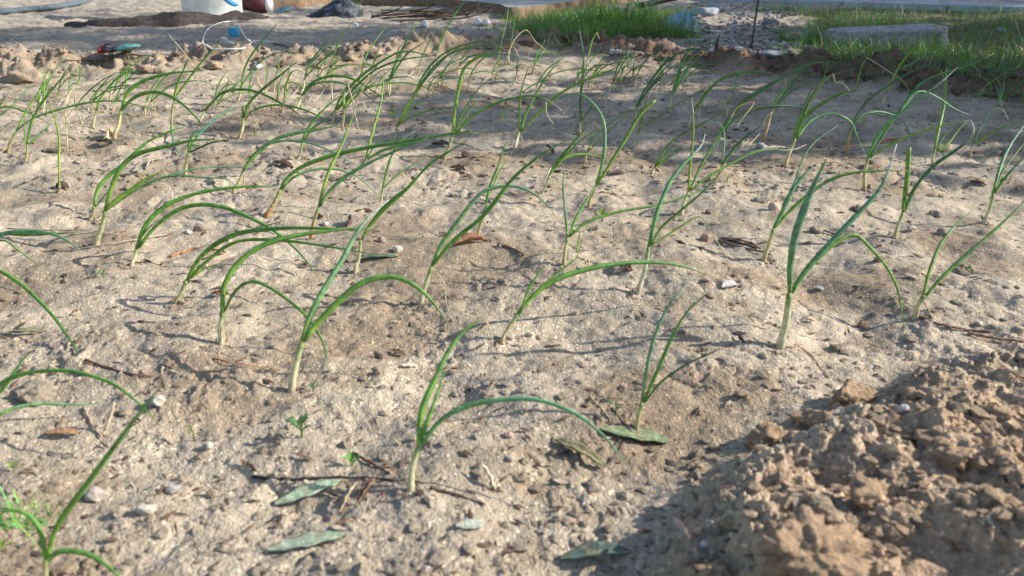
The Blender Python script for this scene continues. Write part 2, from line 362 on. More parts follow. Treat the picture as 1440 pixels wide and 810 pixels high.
# ---------------------------------------------------------------- onion seedlings
# label | foot, top of the white stem, stem width | leaves: colour + width + tip : course of the leaf
PLANTS = '''
blurred seedling at the bottom left corner with one long straight leaf and two arching ones | 62,830 65,786 11 | g10:65,786 80,740 115,690 160,630 200,575 228,540 ; g9:63,786 58,750 42,726 15,718 -20,722 ; g10:65,788 85,776 120,778 150,795 180,822
seedling rooted beyond the left edge, its long leaf arching down over the sandy hump | -42,612 -30,585 10 | g8:-30,585 -5,545 30,526 70,521 110,524 160,541 200,572 226,598 ; p6:-30,588 -5,585 25,572 60,568 110,569 150,565 ; g7:-28,583 5,545 28,512 45,490
seedling beyond the left edge whose single leaf droops to the soil above the sandy hump | -70,452 -64,425 8 | g7:-64,425 -52,385 -30,372 -5,378 30,400 70,440 100,480 118,510
seedling at the left edge with a spray of pale leaves lying out rightward | -45,392 -38,368 8 | p8:-38,368 -10,335 30,326 70,328 95,338 115,353 ; g6:-38,368 -12,332 40,330 110,327 ; g4:-36,370 0,338 30,355 62,380
white stemmed seedling with a withered leaf at its foot and one leaf arched down | 312,484 314,440 10 | g10:313,440 316,402 335,370 370,345 420,330 480,323 526,321 ; g6:316,437 330,410 352,396 380,405 425,438 448,468 458,495 455,520 ; s2.5:309,440 312,462 316,482 308,500 330,512 390,520
seedling bent right from a brown foot, its two leaves running close together | 248,426 262,395 8 | g8:262,395 285,358 330,330 390,321 440,321 515,325 ; g6:265,392 290,368 333,340 400,338 480,350 535,360 ; y4:268,392 280,383 295,375 315,370 ; s2:252,408 256,420 264,432
seedling left of centre with a green leaf arched like a hoop over two pale pebbles | 186,373 192,350 8 | g8:192,350 205,316 235,288 280,271 340,263 388,262 ; g7:195,348 215,322 245,298 275,288 310,290 345,303 385,325 420,355 450,392 ; g4:193,345 205,325 226,306
thick mottled stemmed seedling, its yellow green leaf ending in an orange dry thread | 136,344 148,298 9 | g8:147,298 158,260 172,233 195,216 240,205 273,197 312,196 ; y8:150,295 165,280 190,263 210,249 228,241 ; s2.5:228,241 234,245 237,260 240,277 ; p5:150,296 175,278 200,262 235,247 280,237 320,234 368,235 ; p4s:200,262 240,247 290,250 318,252 328,258 342,277
short stemmed seedling whose leaf crosses the mottled stem beside it | 128,309 132,290 7 | g7:132,290 138,265 155,245 172,233 183,222 208,199 240,184 262,178 ; p3:133,292 145,278 158,262
upright yellow green single leaf with a curled dry leaf standing by it on the left | 83,271 83,256 5 | y4.5:83,256 83,225 83,198 78,170 71,145 68,137 ; s2:84,243 92,240 98,252 105,270 106,282 93,298
seedling on the left fanning three leaves to the right above a pale forked foot | 36,228 38,203 5 | g5:38,205 45,170 60,143 80,118 104,93 ; g3.5:40,203 52,193 75,170 ; y2.5:37,205 34,180 35,160
seedling with a curved white foot and a long flat leaf crossing low over its neighbours | 12,214 22,186 5 | g4:22,186 35,160 55,128 75,103 92,80 ; g4:23,184 45,167 80,155 125,144 165,142 200,150 236,163
seedling just outside the left edge, its leaves reaching in over the ridge | -22,190 -14,168 4 | g3:-14,168 0,148 15,127 ; p3:-14,168 0,163 25,140 48,113 ; g3.5:-14,168 5,150 35,157 75,176 ; g2.5:-14,160 0,125 12,124 25,127
thin upright yellow seedling before the sandy ridge clod | 61,160 62,140 3 | y3:62,140 62,120 61,108 61,92
dry stalked seedling whose green tip stands straight up before the ridge | 95,214 92,165 2.5 | s2.5:92,165 91,148 98,130 111,116 ; g3:108,120 112,108 112,88
white dried stalk with a knobbly foot and one leaf arching to the right | 115,174 106,150 3 | s3:106,150 105,135 104,123 ; g3:106,152 118,135 145,112 172,99
seedling whose leaf sweeps up and right past the teal and red wrapper | 131,179 136,155 4 | g4:136,155 140,140 160,115 177,100 190,88 ; g3:137,155 145,132 167,107 185,92 208,79 242,76 ; s2:136,160 146,157 160,172
small yellow stemmed seedling half hidden behind the sweeping leaf | 155,141 156,125 3.5 | y3:156,125 160,113 172,107 183,98 ; s2:160,112 168,112 178,135
seedling with the fattest white stem at upper left, one leaf arched down right | 161,194 170,156 7 | g6:170,156 180,130 205,112 240,103 265,101 290,98 ; g6:172,153 185,140 205,131 230,131 255,145 275,165 292,182
small seedling with a bent dry stem behind the arched leaf | 204,163 206,140 3.5 | g3:206,140 213,125 225,108 236,94 ; g2.5:206,142 222,122 240,112
pale thin stalk right of the bent dry stem | 217,154 219,133 2 | p2:219,133 221,120 226,108
seedling with a yellow leaf snapped over and its white tip hanging like a thread | 242,186 244,143 4.5 | y5:244,143 249,120 256,102 266,82 ; s2:266,82 252,66 237,48 ; s2:266,82 276,104 283,130 ; g4.5:244,140 260,118 280,92 300,70 311,58 ; p4:242,150 241,180 246,205 259,224
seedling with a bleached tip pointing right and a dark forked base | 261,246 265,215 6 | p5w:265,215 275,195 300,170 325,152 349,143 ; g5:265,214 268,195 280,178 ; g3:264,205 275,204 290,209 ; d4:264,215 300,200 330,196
seedling with a cut yellow stub beside a long straight leaf and a fallen white one | 337,195 342,166 6 | y5c:341,166 342,150 ; g5:343,166 350,145 370,125 395,105 420,85 ; s2.5:342,150 350,149 360,172 375,197 ; g4:345,168 355,155 375,149 400,148 430,155 460,170 482,183
seedling bending low to the right in front of the white cord | 279,175 288,155 4 | g5:288,155 310,132 325,127 345,126 365,130 395,145 412,155 434,173 ; g3:322,128 330,122 336,110
little single bladed seedling in front of the ridge clods | 317,142 318,128 2.5 | g2.5:318,128 320,118 323,106
tall straight seedling whose dark leaf points up past the end of the white cord | 335,143 338,126 4 | g4:338,126 343,100 352,80 370,56 394,28 ; g3:339,124 348,108 358,100 372,95 ; d2.5:341,118 360,92 385,76 410,74 438,78
withered seedling with two dry leaves folded like a V | 375,140 372,130 3 | s2.5:372,130 362,114 360,108 366,118 373,135 ; g3:372,130 376,102 374,80
seedling with a thin yellow leaf falling away to the right | 385,129 387,112 3 | g3:387,112 391,95 393,74 ; o2.5:389,90 400,104 421,123
seedling with a yellow foot below two leaves arching side by side | 411,162 424,135 5 | g5:424,135 435,119 455,109 480,107 505,115 530,132 553,148 ; p4:426,133 440,119 460,115 482,117 510,130 534,150 ; s2:424,138 425,158
seedling with three straight leaves leaning right, just right of the white stone | 424,133 428,112 4 | g4:428,112 435,90 450,70 468,48 ; g3.5:430,108 445,92 465,75 486,62 ; d2.5:429,104 440,86 462,64
thin stemmed seedling before the ridge with one upright leaf | 467,141 466,108 3 | g3:466,108 470,75 482,50 498,27
seedling with a papery white bulb sheath lying open at its foot | 419,224 425,198 5 | g5:425,198 430,185 445,165 465,145 482,132 ; g4:427,198 440,180 455,170 472,154 ; s2:428,202 432,215 440,227 ; s3:419,218 412,222 411,231
orange footed seedling with the longest leaf of the bed, pale at its tip | 376,305 394,267 8 | g7:394,267 402,252 425,234 455,222 480,215 520,207 563,200 603,193 638,187 661,186 686,182 ; p5y:396,267 412,250 435,240 460,237 483,240 500,247 518,261 537,282 ; s2:393,272 397,290 406,311
seedling arching right with a dark rounded leaf high over the white pebble | 329,270 342,240 6 | d7:342,240 352,225 367,210 390,195 423,186 457,180 480,175 ; p4:350,222 375,203 400,198 425,199 450,206 475,217 505,236 ; s2:343,240 344,262 356,279
yellow green seedling rising straight, its tip withered orange, right of the orange footed one | 438,336 448,292 7 | y6:448,292 455,265 465,235 480,205 490,180 501,152 ; s3o:501,152 502,140 510,125 519,105 ; s2:499,155 495,138 489,118 ; d6:450,290 460,272 480,253 507,236 540,219 583,201 602,194 
seedling in the middle with one tall vertical yellow green leaf ending in an orange point | 493,253 513,225 5 | y5o:514,225 520,200 528,170 536,143 539,118 540,96 ; g3:516,222 527,205 541,188 ; g5:517,223 540,211 570,203 600,197
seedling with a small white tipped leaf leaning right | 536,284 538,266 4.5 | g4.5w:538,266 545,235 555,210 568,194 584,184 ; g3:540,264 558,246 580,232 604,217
seedling carrying a thick sheaf of dark leaves swept far to the right | 554,200 558,180 4 | g4:558,180 568,155 583,132 594,108 615,82 645,65 680,58 722,55 ; g4:558,178 572,150 592,118 612,92 640,72 690,63 732,64 ; g3.5:560,178 580,140 598,112 630,78 650,64 668,56 ; y3.5:562,174 580,163 605,155 622,155 638,163 ; g3:560,176 575,155 606,131 
seedling with the big yellow green leaf bent over to an orange tip | 625,223 636,192 6 | y6o:636,192 639,160 645,125 652,98 668,83 692,73 724,62 ; g4:638,188 650,160 665,135 684,112 ; g3:640,188 655,163 687,122 ; g5w:642,187 662,165 690,148 720,138 750,135 772,141 794,159 ; s2:768,144 769,160 779,175 ; y3:705,172 708,158 720,140
seedling with two long leaves leaning right above the end of the hooped leaf | 500,382 507,338 7 | g6:508,338 522,315 545,290 573,265 605,230 640,208 664,192 ; g5:509,336 520,316 542,288 573,262 ; s2:502,350 501,368 500,388
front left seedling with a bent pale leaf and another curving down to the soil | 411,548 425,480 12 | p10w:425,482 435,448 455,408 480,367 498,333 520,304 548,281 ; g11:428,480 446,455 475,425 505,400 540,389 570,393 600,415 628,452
seedling in the centre with a pale hoop leaf and a dry leaf dropped beside it | 592,426 607,375 9 | p7:607,375 620,345 640,317 660,290 682,268 717,261 745,269 768,287 784,308 ; g7:609,372 640,336 680,303 720,252 745,230 770,212 800,196 ; s2.5:608,377 625,400 628,430 641,449
seedling on a yellow stem with a ring of dry brown leaf at its foot | 672,336 680,303 6.5 | g5:681,303 688,265 700,235 710,205 717,196 ; g4.5:683,300 705,270 735,240 ; y3:690,272 703,240 720,215
seedling with three blades in a fan and a long yellowing one reaching far right | 724,209 730,185 6 | y4:730,185 731,150 735,120 745,88 ; s2:745,88 752,96 765,105 783,119 ; g5:732,185 740,160 755,130 770,105 790,82 ; y5y:734,185 757,160 785,133 815,116 842,106 860,98 882,86 ; d2.5:735,130 752,118 775,112 806,118 ; s2:732,190 738,209
seedling with one tall narrow pale tipped blade standing straight up | 815,191 817,168 5 | g5w:817,168 817,130 820,100 820,75 815,42 ; d4:817,170 816,140 822,110 ; g3:818,170 832,150 840,143 ; s2.5:838,145 847,132 853,155 851,168
small seedling with two pale leaves just left of the arched one | 823,229 826,213 4 | p4:826,213 836,193 856,175 882,158 906,153 ; g3:827,213 850,190 870,172 888,159
seedling with a bleached curled tip behind the yellow green cut leaf | 891,209 899,183 5 | g4:899,183 905,155 912,135 ; s3:911,138 917,125 927,115 ; g3:900,182 925,163 960,142 1000,120 ; s2:903,148 910,145 914,150
seedling with a clump of three dark leaves bent over a low yellow one | 761,275 772,247 5 | g5:772,247 785,225 803,204 820,185 837,171 ; g4:773,245 796,218 820,195 850,177 ; y5:775,243 788,226 812,217 838,219 858,228 ; w4:764,255 770,245 776,232
seedling whose pale leaf loops over like a walking stick beside a yellow cut leaf | 828,292 838,262 6.5 | p6:838,262 846,235 850,205 849,172 838,150 822,136 805,132 788,138 775,145 ; y6c:840,260 855,235 880,195 900,162 921,141 ; s2:837,268 838,292
seedling with four leaves from one point, two upright and one lying out to the right | 793,372 798,334 7 | p5:798,334 795,300 792,262 793,230 ; g5.5:800,333 810,307 825,281 840,258 ; g5.5:801,332 825,313 870,298 925,288 965,276 1002,262 ; y3.5:812,352 815,330 817,322
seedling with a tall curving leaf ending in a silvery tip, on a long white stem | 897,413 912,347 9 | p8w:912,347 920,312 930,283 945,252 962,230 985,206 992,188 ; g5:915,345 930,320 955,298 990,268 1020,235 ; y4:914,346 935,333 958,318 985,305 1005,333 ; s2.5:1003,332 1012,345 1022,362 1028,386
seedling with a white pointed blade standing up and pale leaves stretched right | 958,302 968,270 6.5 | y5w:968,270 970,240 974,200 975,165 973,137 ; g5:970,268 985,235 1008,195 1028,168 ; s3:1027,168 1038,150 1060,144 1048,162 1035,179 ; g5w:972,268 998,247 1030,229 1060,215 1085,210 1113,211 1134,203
seedling with a thin pale hooked leaf between two dark leaves | 1003,262 1014,235 5 | p3.5:1014,235 1018,212 1018,185 1012,174 1002,165 ; d5:1016,232 1035,205 1055,188 1075,174
yellow footed seedling with a thick dark leaf rising right across the ridge | 1000,223 1012,190 7 | y4:1012,190 1020,172 1035,155 ; d7:1013,188 1040,148 1075,124 1113,101 1136,91 1158,87 ; d4.5:1015,188 1035,165 1060,153 1090,149 1120,150 1150,162 1182,173 ; s2:1008,200 1009,212 1014,218
seedling with an orange foot whose slim leaves cross the ridge shadow | 1073,201 1086,153 5.5 | g4:1086,153 1095,135 1115,110 1138,85 ; d3.5:1088,150 1110,125 1128,100 1165,72
bushy seedling with an orange ringed stem, bent straw tip and hanging pale hoop leaf | 1104,234 1118,195 7.5 | y7:1118,195 1127,170 1140,140 1155,118 1172,103 ; s3:1171,103 1175,115 1185,117 1195,128 ; g6:1119,193 1130,168 1150,150 1180,133 1218,125 ; p6:1120,195 1135,175 1155,162 1175,160 1195,171 1203,187 1211,205 1218,218 ; d4:1116,190 1127,158 1147,114
seedling with an orange foot under a drooping leaf tipped with orange | 1191,216 1197,180 5.5 | g4:1197,180 1203,165 1212,150 ; p5o:1198,180 1210,163 1233,157 1250,160 1267,168 1278,185 1288,206 ; s2:1268,175 1272,188 1280,198
seedling behind the thickest onion with a broad bleached leaf and one leaf lying level | 1074,366 1088,321 8 | p8w:1088,321 1108,282 1118,262 1135,242 1154,231 ; s4:1154,231 1170,227 1196,234 ; g6o:1090,320 1112,296 1135,275 1165,254 1200,243 1240,240 1276,240 ; p4:1100,290 1118,255 1130,222 1148,198 1176,178
thickest seedling of the bed, with stout white stem, two broad leaves and a folded one | 1097,488 1110,412 14 | p12k:1110,414 1112,370 1120,325 1133,287 1148,252 1163,224 ; p10w:1113,412 1130,385 1160,350 1195,312 1228,277 1247,248 1261,203 ; y7:1114,410 1140,375 1170,345 1200,330 1225,350 1250,380 1265,415 1270,468 ; s2:1115,405 1122,375 1131,347 ; s4:1096,484 1075,483 1058,475 ; s4:1097,486 1112,487 1129,484
seedling with a blunt cut upright leaf and one curling back at its silvery tip | 1258,334 1270,298 7 | y8c:1270,298 1274,262 1277,232 1278,208 ; d7w:1272,297 1288,262 1313,233 1338,215 1363,197 1370,182 1365,169 ; g4:1273,296 1283,270 1295,248 ; s2:1271,310 1282,322 1286,336
seedling with many leaves swept up and right toward the lawn from a white forked foot | 1215,267 1221,220 6.5 | p6w:1221,220 1235,190 1262,162 1290,140 1322,117 1347,94 ; d5:1223,220 1245,185 1262,160 1281,132 1300,113 1330,102 1365,92 1397,75 ; y5:1222,222 1245,207 1290,187 1330,176 1363,169 ; p5:1262,162 1285,133 1300,129 1320,138 1345,155 1367,162
seedling with one tall yellow green blade and a yellow one beside it | 1311,231 1315,210 5.5 | y6:1315,210 1320,180 1327,150 1329,122 1331,95 ; g4:1317,212 1325,195 1340,180 ; y5:1318,213 1335,200 1350,180 1364,168
slender seedling near the right edge with a bent dry leaf caught halfway up | 1364,222 1370,202 4.5 | p4:1370,202 1378,180 1395,155 1408,135 1414,105 ; y4:1372,202 1390,190 1412,178 1442,170 ; s2.5:1393,154 1408,153 1418,168
seedling at the right edge fanning three leaves out of the picture | 1384,313 1397,272 6.5 | p6:1396,272 1405,240 1416,213 1430,190 1445,170 ; g4:1398,271 1412,238 1445,195 ; g5:1399,272 1415,248 1445,215
seedling with two straight leaves spread in a V behind the mound | 1287,446 1300,415 9 | g6.5:1298,416 1306,385 1322,345 1345,315 1367,297 ; g7:1302,416 1325,390 1360,358 1400,322 1450,275 ; s3:1298,420 1305,435 1313,448
brown footed seedling with a low leaf arching far right and a yellow curled one | 706,481 728,442 8 | g9:728,442 745,420 780,394 830,378 880,370 930,369 970,377 1000,390 ; y4:731,440 755,410 785,383 810,363 816,345 821,325 ; s3:820,326 829,316 833,330 ; g5:731,440 742,410 755,388 768,370 ; s2.5:733,447 735,470 748,505
front centre seedling with a folded yellow spotted leaf and a great arch bending down right | 578,689 590,626 12 | g11:589,626 593,580 606,545 630,495 655,464 682,447 ; g7:591,624 601,592 613,560 627,518 ; p9:593,625 620,590 660,570 710,562 760,563 810,582 850,615 883,656 ; s4:681,449 690,465 692,488
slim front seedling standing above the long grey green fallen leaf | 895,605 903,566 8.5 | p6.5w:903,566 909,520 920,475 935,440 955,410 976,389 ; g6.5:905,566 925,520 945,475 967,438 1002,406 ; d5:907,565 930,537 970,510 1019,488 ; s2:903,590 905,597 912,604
small yellow footed seedling before the ridge at the middle left | 505,119 508,103 3.5 | g3:508,103 515,78 535,48 557,22 ; y3:509,104 512,90 525,93 541,101 ; s2:506,110 509,120
seedling with three straight leaves fanned toward the twig heap | 547,134 549,112 4 | g4:549,112 561,80 575,51 589,28 ; g3.5:550,110 565,85 577,72 602,56 ; g3:548,112 556,92 560,70 573,53
seedling whose leaves arch together into a curved hood in the far rows | 467,172 471,155 5 | g5:471,155 482,132 513,103 547,80 563,73 585,73 611,83 ; g4.5:472,155 500,122 530,97 570,83 612,78 ; g4.5:474,155 498,131 520,122 547,117 577,117 603,125 623,142
pair of straw coloured stalks beside the tall vertical leaf | 546,132 545,114 3.5 | s3:545,114 541,103 538,97 ; s2:546,118 552,108 ; g3:545,116 552,98 556,82
tiny seedling with one blade leaning right at the ridge foot | 588,104 590,90 2.5 | g2.5:590,90 597,72 604,58 616,43
seedling with one long dark blade crossing the twig heap | 609,98 615,72 3.5 | g3.5:615,72 624,48 637,24 657,-4
dry stemmed seedling with two loops of dark leaf in the far row | 658,128 662,104 3 | d3:662,104 672,89 688,78 716,77 742,88 ; g2.5:663,104 682,100 702,107 724,122 ; s2:659,104 652,104 650,110
dried seedling with folded brown leaves in the far middle row | 621,123 624,104 2.5 | s2.5:624,104 632,97 648,94 ; s2:649,94 655,115 666,129 ; g2.5:625,104 610,108 598,116
very thin tall blade standing up against the grey slab | 697,113 700,88 2.5 | g2.5:700,88 705,60 712,30 717,-4
second very thin tall blade right of the slab edge | 715,88 718,62 2.2 | g2.2:718,62 722,40 727,-4
withered seedling folded like a tent beneath the grass clump | 712,100 712,86 2.5 | s2.5:712,86 722,58 740,42 753,58 768,71 ; s2:741,84 747,68
small leaning seedling behind the three bladed fan | 748,104 752,90 2.5 | g2.5:752,90 760,80 772,69 ; g2:752,90 762,72 778,60
far seedling with a yellow kinked tip right of the tall pale blade | 825,101 827,80 3 | y3:827,80 832,60 839,45 ; s1.5:839,45 843,55 ; g2:827,82 836,75 846,66
long curved seedling leaf rising in front of the grass | 770,62 774,45 2.5 | p3:774,45 785,34 800,24 815,19 826,21
far seedling on two pale stalks between the tall blades | 853,141 862,115 3 | g3:862,115 870,90 882,72 893,60 ; g2.5:863,115 878,86 897,68 ; s2:863,118 864,135
far seedling with a straight dark blade over the flat wood chip | 893,121 897,103 2.5 | d3:897,103 905,88 918,75 934,62 ; g2:897,104 902,88
dark sheaf of leaves on a short stalk, arching right over the ridge | 892,174 895,150 4 | d4:895,150 903,133 920,107 937,87 962,71 985,69 1010,75 1043,79 ; d3.5:896,150 909,130 927,110 949,92 ; g3:897,150 912,125 932,100 950,80
seedling with bright upright leaves crossing the dark leaf sheaf | 942,158 947,128 4 | g4:947,128 953,105 962,85 975,58 989,34 ; g3.5:948,128 957,98 957,65 ; g3:949,128 962,105 972,85 
seedling with a tip of straw falling left between the dark leaves | 982,166 985,150 3 | s2:985,150 992,130 1000,115 1005,140 ; g2:985,150 990,138
slender seedling whose green leaf rises in front of the gravel | 1022,165 1026,145 3.5 | g3:1026,145 1033,125 1038,105 1053,84 ; s2:1025,122 1032,122 1036,135
seedling with a low leaf arching right over bare soil at the ridge foot | 968,178 976,155 4 | g4.5:976,155 990,133 1013,112 1040,103 1070,101 1096,109 ; g3:978,153 995,130 1016,109
small yellow green seedling low in the open soil right of the cut leaf | 917,245 921,234 5 | g4:921,234 937,207 960,188 985,175 1025,153 ; g3.5:922,234 940,214 956,203 ; y3.5:922,235 940,222 962,208
straw coloured seedling bent double near the thick dark leaf | 1081,148 1083,140 3 | s2.5:1083,140 1090,124 1102,107 1105,125 1106,148 ; s2:1072,128 1071,118 1070,112
far seedling with one pale level leaf reaching toward the lawn | 1087,167 1092,152 3 | p3.5:1092,152 1097,144 1115,127 1143,114 1167,107 1202,95 ; g2.5:1093,150 1105,128 1132,104
little seedling with a yellow bent tip before the concrete block | 1157,118 1160,104 2.5 | y2.5:1160,104 1167,86 1182,97 ; g2:1160,104 1172,90 1190,88
yellow green seedling leaning right with a forked pale upper leaf | 1240,150 1247,130 4.5 | y5:1247,130 1262,97 1285,68 1309,46 ; p4:1262,99 1285,88 1314,71
dry seedling whose long straw thread hangs over in a wide bow | 1202,141 1204,122 3 | y3:1204,122 1211,96 1218,81 ; s2.2:1218,81 1242,95 1267,112 1274,120 1279,129
slim far seedling with a leaf bowing over to an orange end | 1196,188 1202,165 3.5 | d4:1202,165 1222,140 1250,120 1283,100 1310,92 1325,100 ; s2:1324,99 1327,110 ; g2.5:1203,165 1215,145 1226,134
dead stalk curled over at the foot of the right hand ridge | 1365,158 1367,148 3 | s3:1367,148 1372,140 1374,146 ; g2.5:1374,138 1385,122 1412,104 1440,92
small two bladed seedling beneath the lawn near the right edge | 1409,150 1406,140 3 | p3:1406,140 1402,125 1398,116 ; g2.5:1406,142 1410,125 1412,112
broken dry seedling beside the tall yellow green blade | 1309,166 1316,156 3 | s2:1316,156 1321,146 1324,156 ; p2.5:1318,125 1342,148 1355,172 1368,182
yellow seedling just right of the snapped thread leaf | 452,110 456,92 2.5 | g2.5:456,92 462,75 472,60
short seedling beside the papery bulb | 481,180 483,155 4.5 | y5:483,155 484,130 489,118 ; s2.2:489,118 494,135 499,160 505,182 ; g4:483,152 496,134 521,108 ; g3.5:485,153 503,133 533,112
'''
PAL = {'g': ((.115, .235, .030), (.070, .180, .032)), 'd': ((.070, .17, .035), (.038, .115, .038)), 'y': ((.17, .27, .035), (.115, .215, .028)),
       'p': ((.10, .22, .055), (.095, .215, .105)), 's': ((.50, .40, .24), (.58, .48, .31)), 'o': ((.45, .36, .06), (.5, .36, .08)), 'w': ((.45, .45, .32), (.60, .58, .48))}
TIP = {'w': (.62, .64, .55), 's': (.55, .44, .26), 'o': (.55, .24, .05), 'y': (.40, .38, .08)}  # w: sunlit bloom on leaf ends painted in as a whitish withered tone
rp = random.Random(11)
GROUP = 'onion seedlings planted out over the bed'
def pts(s): return [tuple(float(q) for q in p.split(',')) for p in s.split()]
def make_plant(k, line):
    label, stem, leaves = [q.strip() for q in line.split('|')]
    a, b, sw = stem.split(); (bx, by), (tx, ty), sw = pts(a)[0], pts(b)[0], float(sw)
    g, D = ground(bx, by)
    root = empty('onion_seedling', g, label, 'onion seedling', GROUP)
    px = D / F
    # stem: white sheath swelling at the foot, slightly bent
    up = at(tx, ty, D * (1 + rp.uniform(-.012, .012))); foot = np.array(g)
    mid = (foot + up) / 2 + np.array((rp.uniform(-.7, .7) * sw * px * .5, 0, 0))
    P = catmull([foot - (0, 0, sw * px * .6), foot + (0, 0, .3 * sw * px), mid, up], 12); t = np.linspace(0, 1, 12)
    R = sw * px * .5 * .88 * (.98 - .28 * t + .14 * np.exp(-((t - .12) / .12) ** 2)); R[-1] *= .75
    V, Fc = tube(P, R, 8 if sw > 5 else 6)
    warm = np.array(rp.choice([(.62, .55, .36), (.60, .50, .28), (.66, .60, .44), (.55, .42, .20)]))
    if 'orange foot' in label: warm = np.array((.55, .30, .10))
    c0 = warm * (1 - t[:, None]) ** .7 + np.array((.50, .55, .26)) * (1 - (1 - t[:, None]) ** .7)
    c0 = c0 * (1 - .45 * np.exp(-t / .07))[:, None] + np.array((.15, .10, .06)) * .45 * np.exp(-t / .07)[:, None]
    c0 = c0 * (1 - sst(.65, 1, t))[:, None] + np.array((.20, .30, .07)) * sst(.65, 1, t)[:, None]
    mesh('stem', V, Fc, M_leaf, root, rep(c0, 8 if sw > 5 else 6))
    if ' s' not in leaves and rp.random() < .75:         # a withered thread hanging from the fork
        sg = rp.choice((-1, 1, 1)); h_ = abs(by - ty); leaves += f' ; s1.8:{tx:.1f},{ty + .1 * h_:.1f} {tx + sg * (.12 * h_ + 3):.1f},{ty + .25 * h_:.1f} {tx + sg * (.25 * h_ + 5):.1f},{by - .3 * h_:.1f} {tx + sg * (.5 * h_ + 9):.1f},{by + 3:.1f}'
    for li, lf in enumerate(leaves.split(';')):
        hd, cs = lf.strip().split(':'); kind = hd[0]; tip = hd[-1] if hd[-1].isalpha() else ''
        wd = float(hd[1:-1] if tip else hd[1:]); pp = pts(cs); n = len(pp)
        L = sum(math.dist(pp[i], pp[i + 1]) for i in range(n - 1)) * px
        lean = rp.uniform(-.42, .42) * L if li or n > 3 else rp.uniform(-.2, .2) * L
        acc = 0; W = []
        Ltot = L / px
        for i, (u, v) in enumerate(pp):
            if i: acc += math.dist(pp[i - 1], pp[i])
            f = acc / Ltot; D1 = D + lean * f ** 1.3
            dr = ray(u, v); q = at(u, v, D1)
            lo = hz(q[0], q[1]) + .45 * wd * px
            if q[2] < lo or D1 <= 0:                       # it has come down to the soil: let it rest there
                gg, Dg = ground(u, v); D1 = Dg - .6 * wd * px / max(-dr[2], .08) ; q = at(u, v, max(D1, .1))
            W.append(q)
        straw = kind == 's'; N_ = 10 if n <= 3 and wd < 3 else (24 if wd > 5 else 16)
        P = catmull(W, N_); t = np.linspace(0, 1, N_)
        r0 = wd * px * .5 * (.85 if wd > 5.5 else .74)
        if straw: R = r0 * (1 - .45 * t) * (1 + .18 * np.sin(t * 19 + k)); 
        elif tip == 'c': R = r0 * (.72 + .38 * np.sin(np.clip(t * 2.2, 0, 1.57)) - .12 * t)
        elif tip == 'k': R = r0 * (.62 + .55 * np.sin(np.clip(t * 2.6, 0, 2.5)) ) * (1 - .62 * sst(.62, 1, t))
        else: R = r0 * (.70 + .36 * np.sin(np.clip(t * 5, 0, 1.57))) * (1 - .12 * t) * (1 - t ** 3.2 * .88)
        kk = 8 if wd > 5 else 6
        if not straw and rp.random() < .6: R = R * (1 - .28 * np.exp(-((t - rp.uniform(.3, .8)) / .03) ** 2))
        wob = np.array([[math.sin(t_ * 9 + k + li) , math.cos(t_ * 7 + li * 2 + k), math.sin(t_ * 11 + k)] for t_ in t]) * r0 * (.22 if straw else .12)
        V, Fc = tube(P + wob, R, kk, .55 if straw else .86, 0 if straw else .35)
        ca, cb = map(np.array, PAL[kind]); vb = rp.uniform(.88, 1.14); hue = np.array((rp.uniform(.9, 1.12), 1, rp.uniform(.9, 1.12)))
        C = (ca + (cb - ca) * sst(0, .5, t)[:, None]) * (1.62 if kind in 'gdyp' else 1) * vb * hue
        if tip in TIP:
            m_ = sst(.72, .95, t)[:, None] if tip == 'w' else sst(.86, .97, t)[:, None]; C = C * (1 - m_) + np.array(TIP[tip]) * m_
        elif kind not in 'so' and tip != 'c': m_ = .7 * sst(.93, 1, t)[:, None]; C = C * (1 - m_) + np.array((.42, .38, .18)) * m_
        if tip == 'c': m_ = sst(.93, 1, t)[:, None] * .6; C = C * (1 - m_) + np.array((.30, .24, .10)) * m_
        C = C * (1 + .12 * np.sin(t * 37 + k * 3))[:, None]; blot = sst(.25, .6, vn(t * 9 + k * 3.7, t * 0 + li, 5))[:, None] * .45; C = C * (1 - blot) + C * np.array((1.9, 1.45, .9)) * blot
        Cv = rep(C, kk)
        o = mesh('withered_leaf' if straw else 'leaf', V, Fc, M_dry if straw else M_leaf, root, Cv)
        if kind == 'y': o['label'] = 'yellow green leaf'
        elif tip == 'w': o['label'] = 'leaf with a pale withered end, sunlit bloom painted in'
        elif tip == 'o': o['label'] = 'leaf with an orange dried tip'
for k, line in enumerate(q for q in PLANTS.strip().split('\n') if q.strip()): make_plant(k, line)
# the crowded back rows: thin seedlings that nothing in the photograph tells apart
rq = random.Random(8)
for k in range(44):
    u = rq.uniform(395, 980) if k < 28 else rq.uniform(20, 400); v = rq.uniform(98, 135) if k < 28 else rq.uniform(128, 160); h = rq.uniform(34, 52) * (v + 45) / 155; d1 = rq.uniform(.1, .9) * h
    a = f"g{rq.uniform(2, 3.2):.1f}:{u+2:.0f},{v-12:.0f} {u+d1*.35:.0f},{v-h*.6:.0f} {u+d1:.0f},{v-h:.0f}"
    b = f"{rq.choice('gdy')}{rq.uniform(1.8, 3):.1f}:{u+2:.0f},{v-12:.0f} {u+d1*.7:.0f},{v-h*.55:.0f} {u+d1*1.6:.0f},{v-h*.62:.0f} {u+d1*1.6+14:.0f},{v-h*.45:.0f}"
    c_ = f"s1.8:{u+1:.0f},{v-10:.0f} {u+6:.0f},{v-14:.0f} {u+11:.0f},{v+1:.0f}"
    lab = 'thin seedling lost in the crowded back rows before the ridge' if k < 28 else 'thin seedling among the crowded rows at the upper left'
    make_plant(200 + k, f"{lab} | {u:.0f},{v:.0f} {u+2:.0f},{v-12:.0f} 3 | " + ' ; '.join([a, b] + ([c_] if k % 2 else [])))
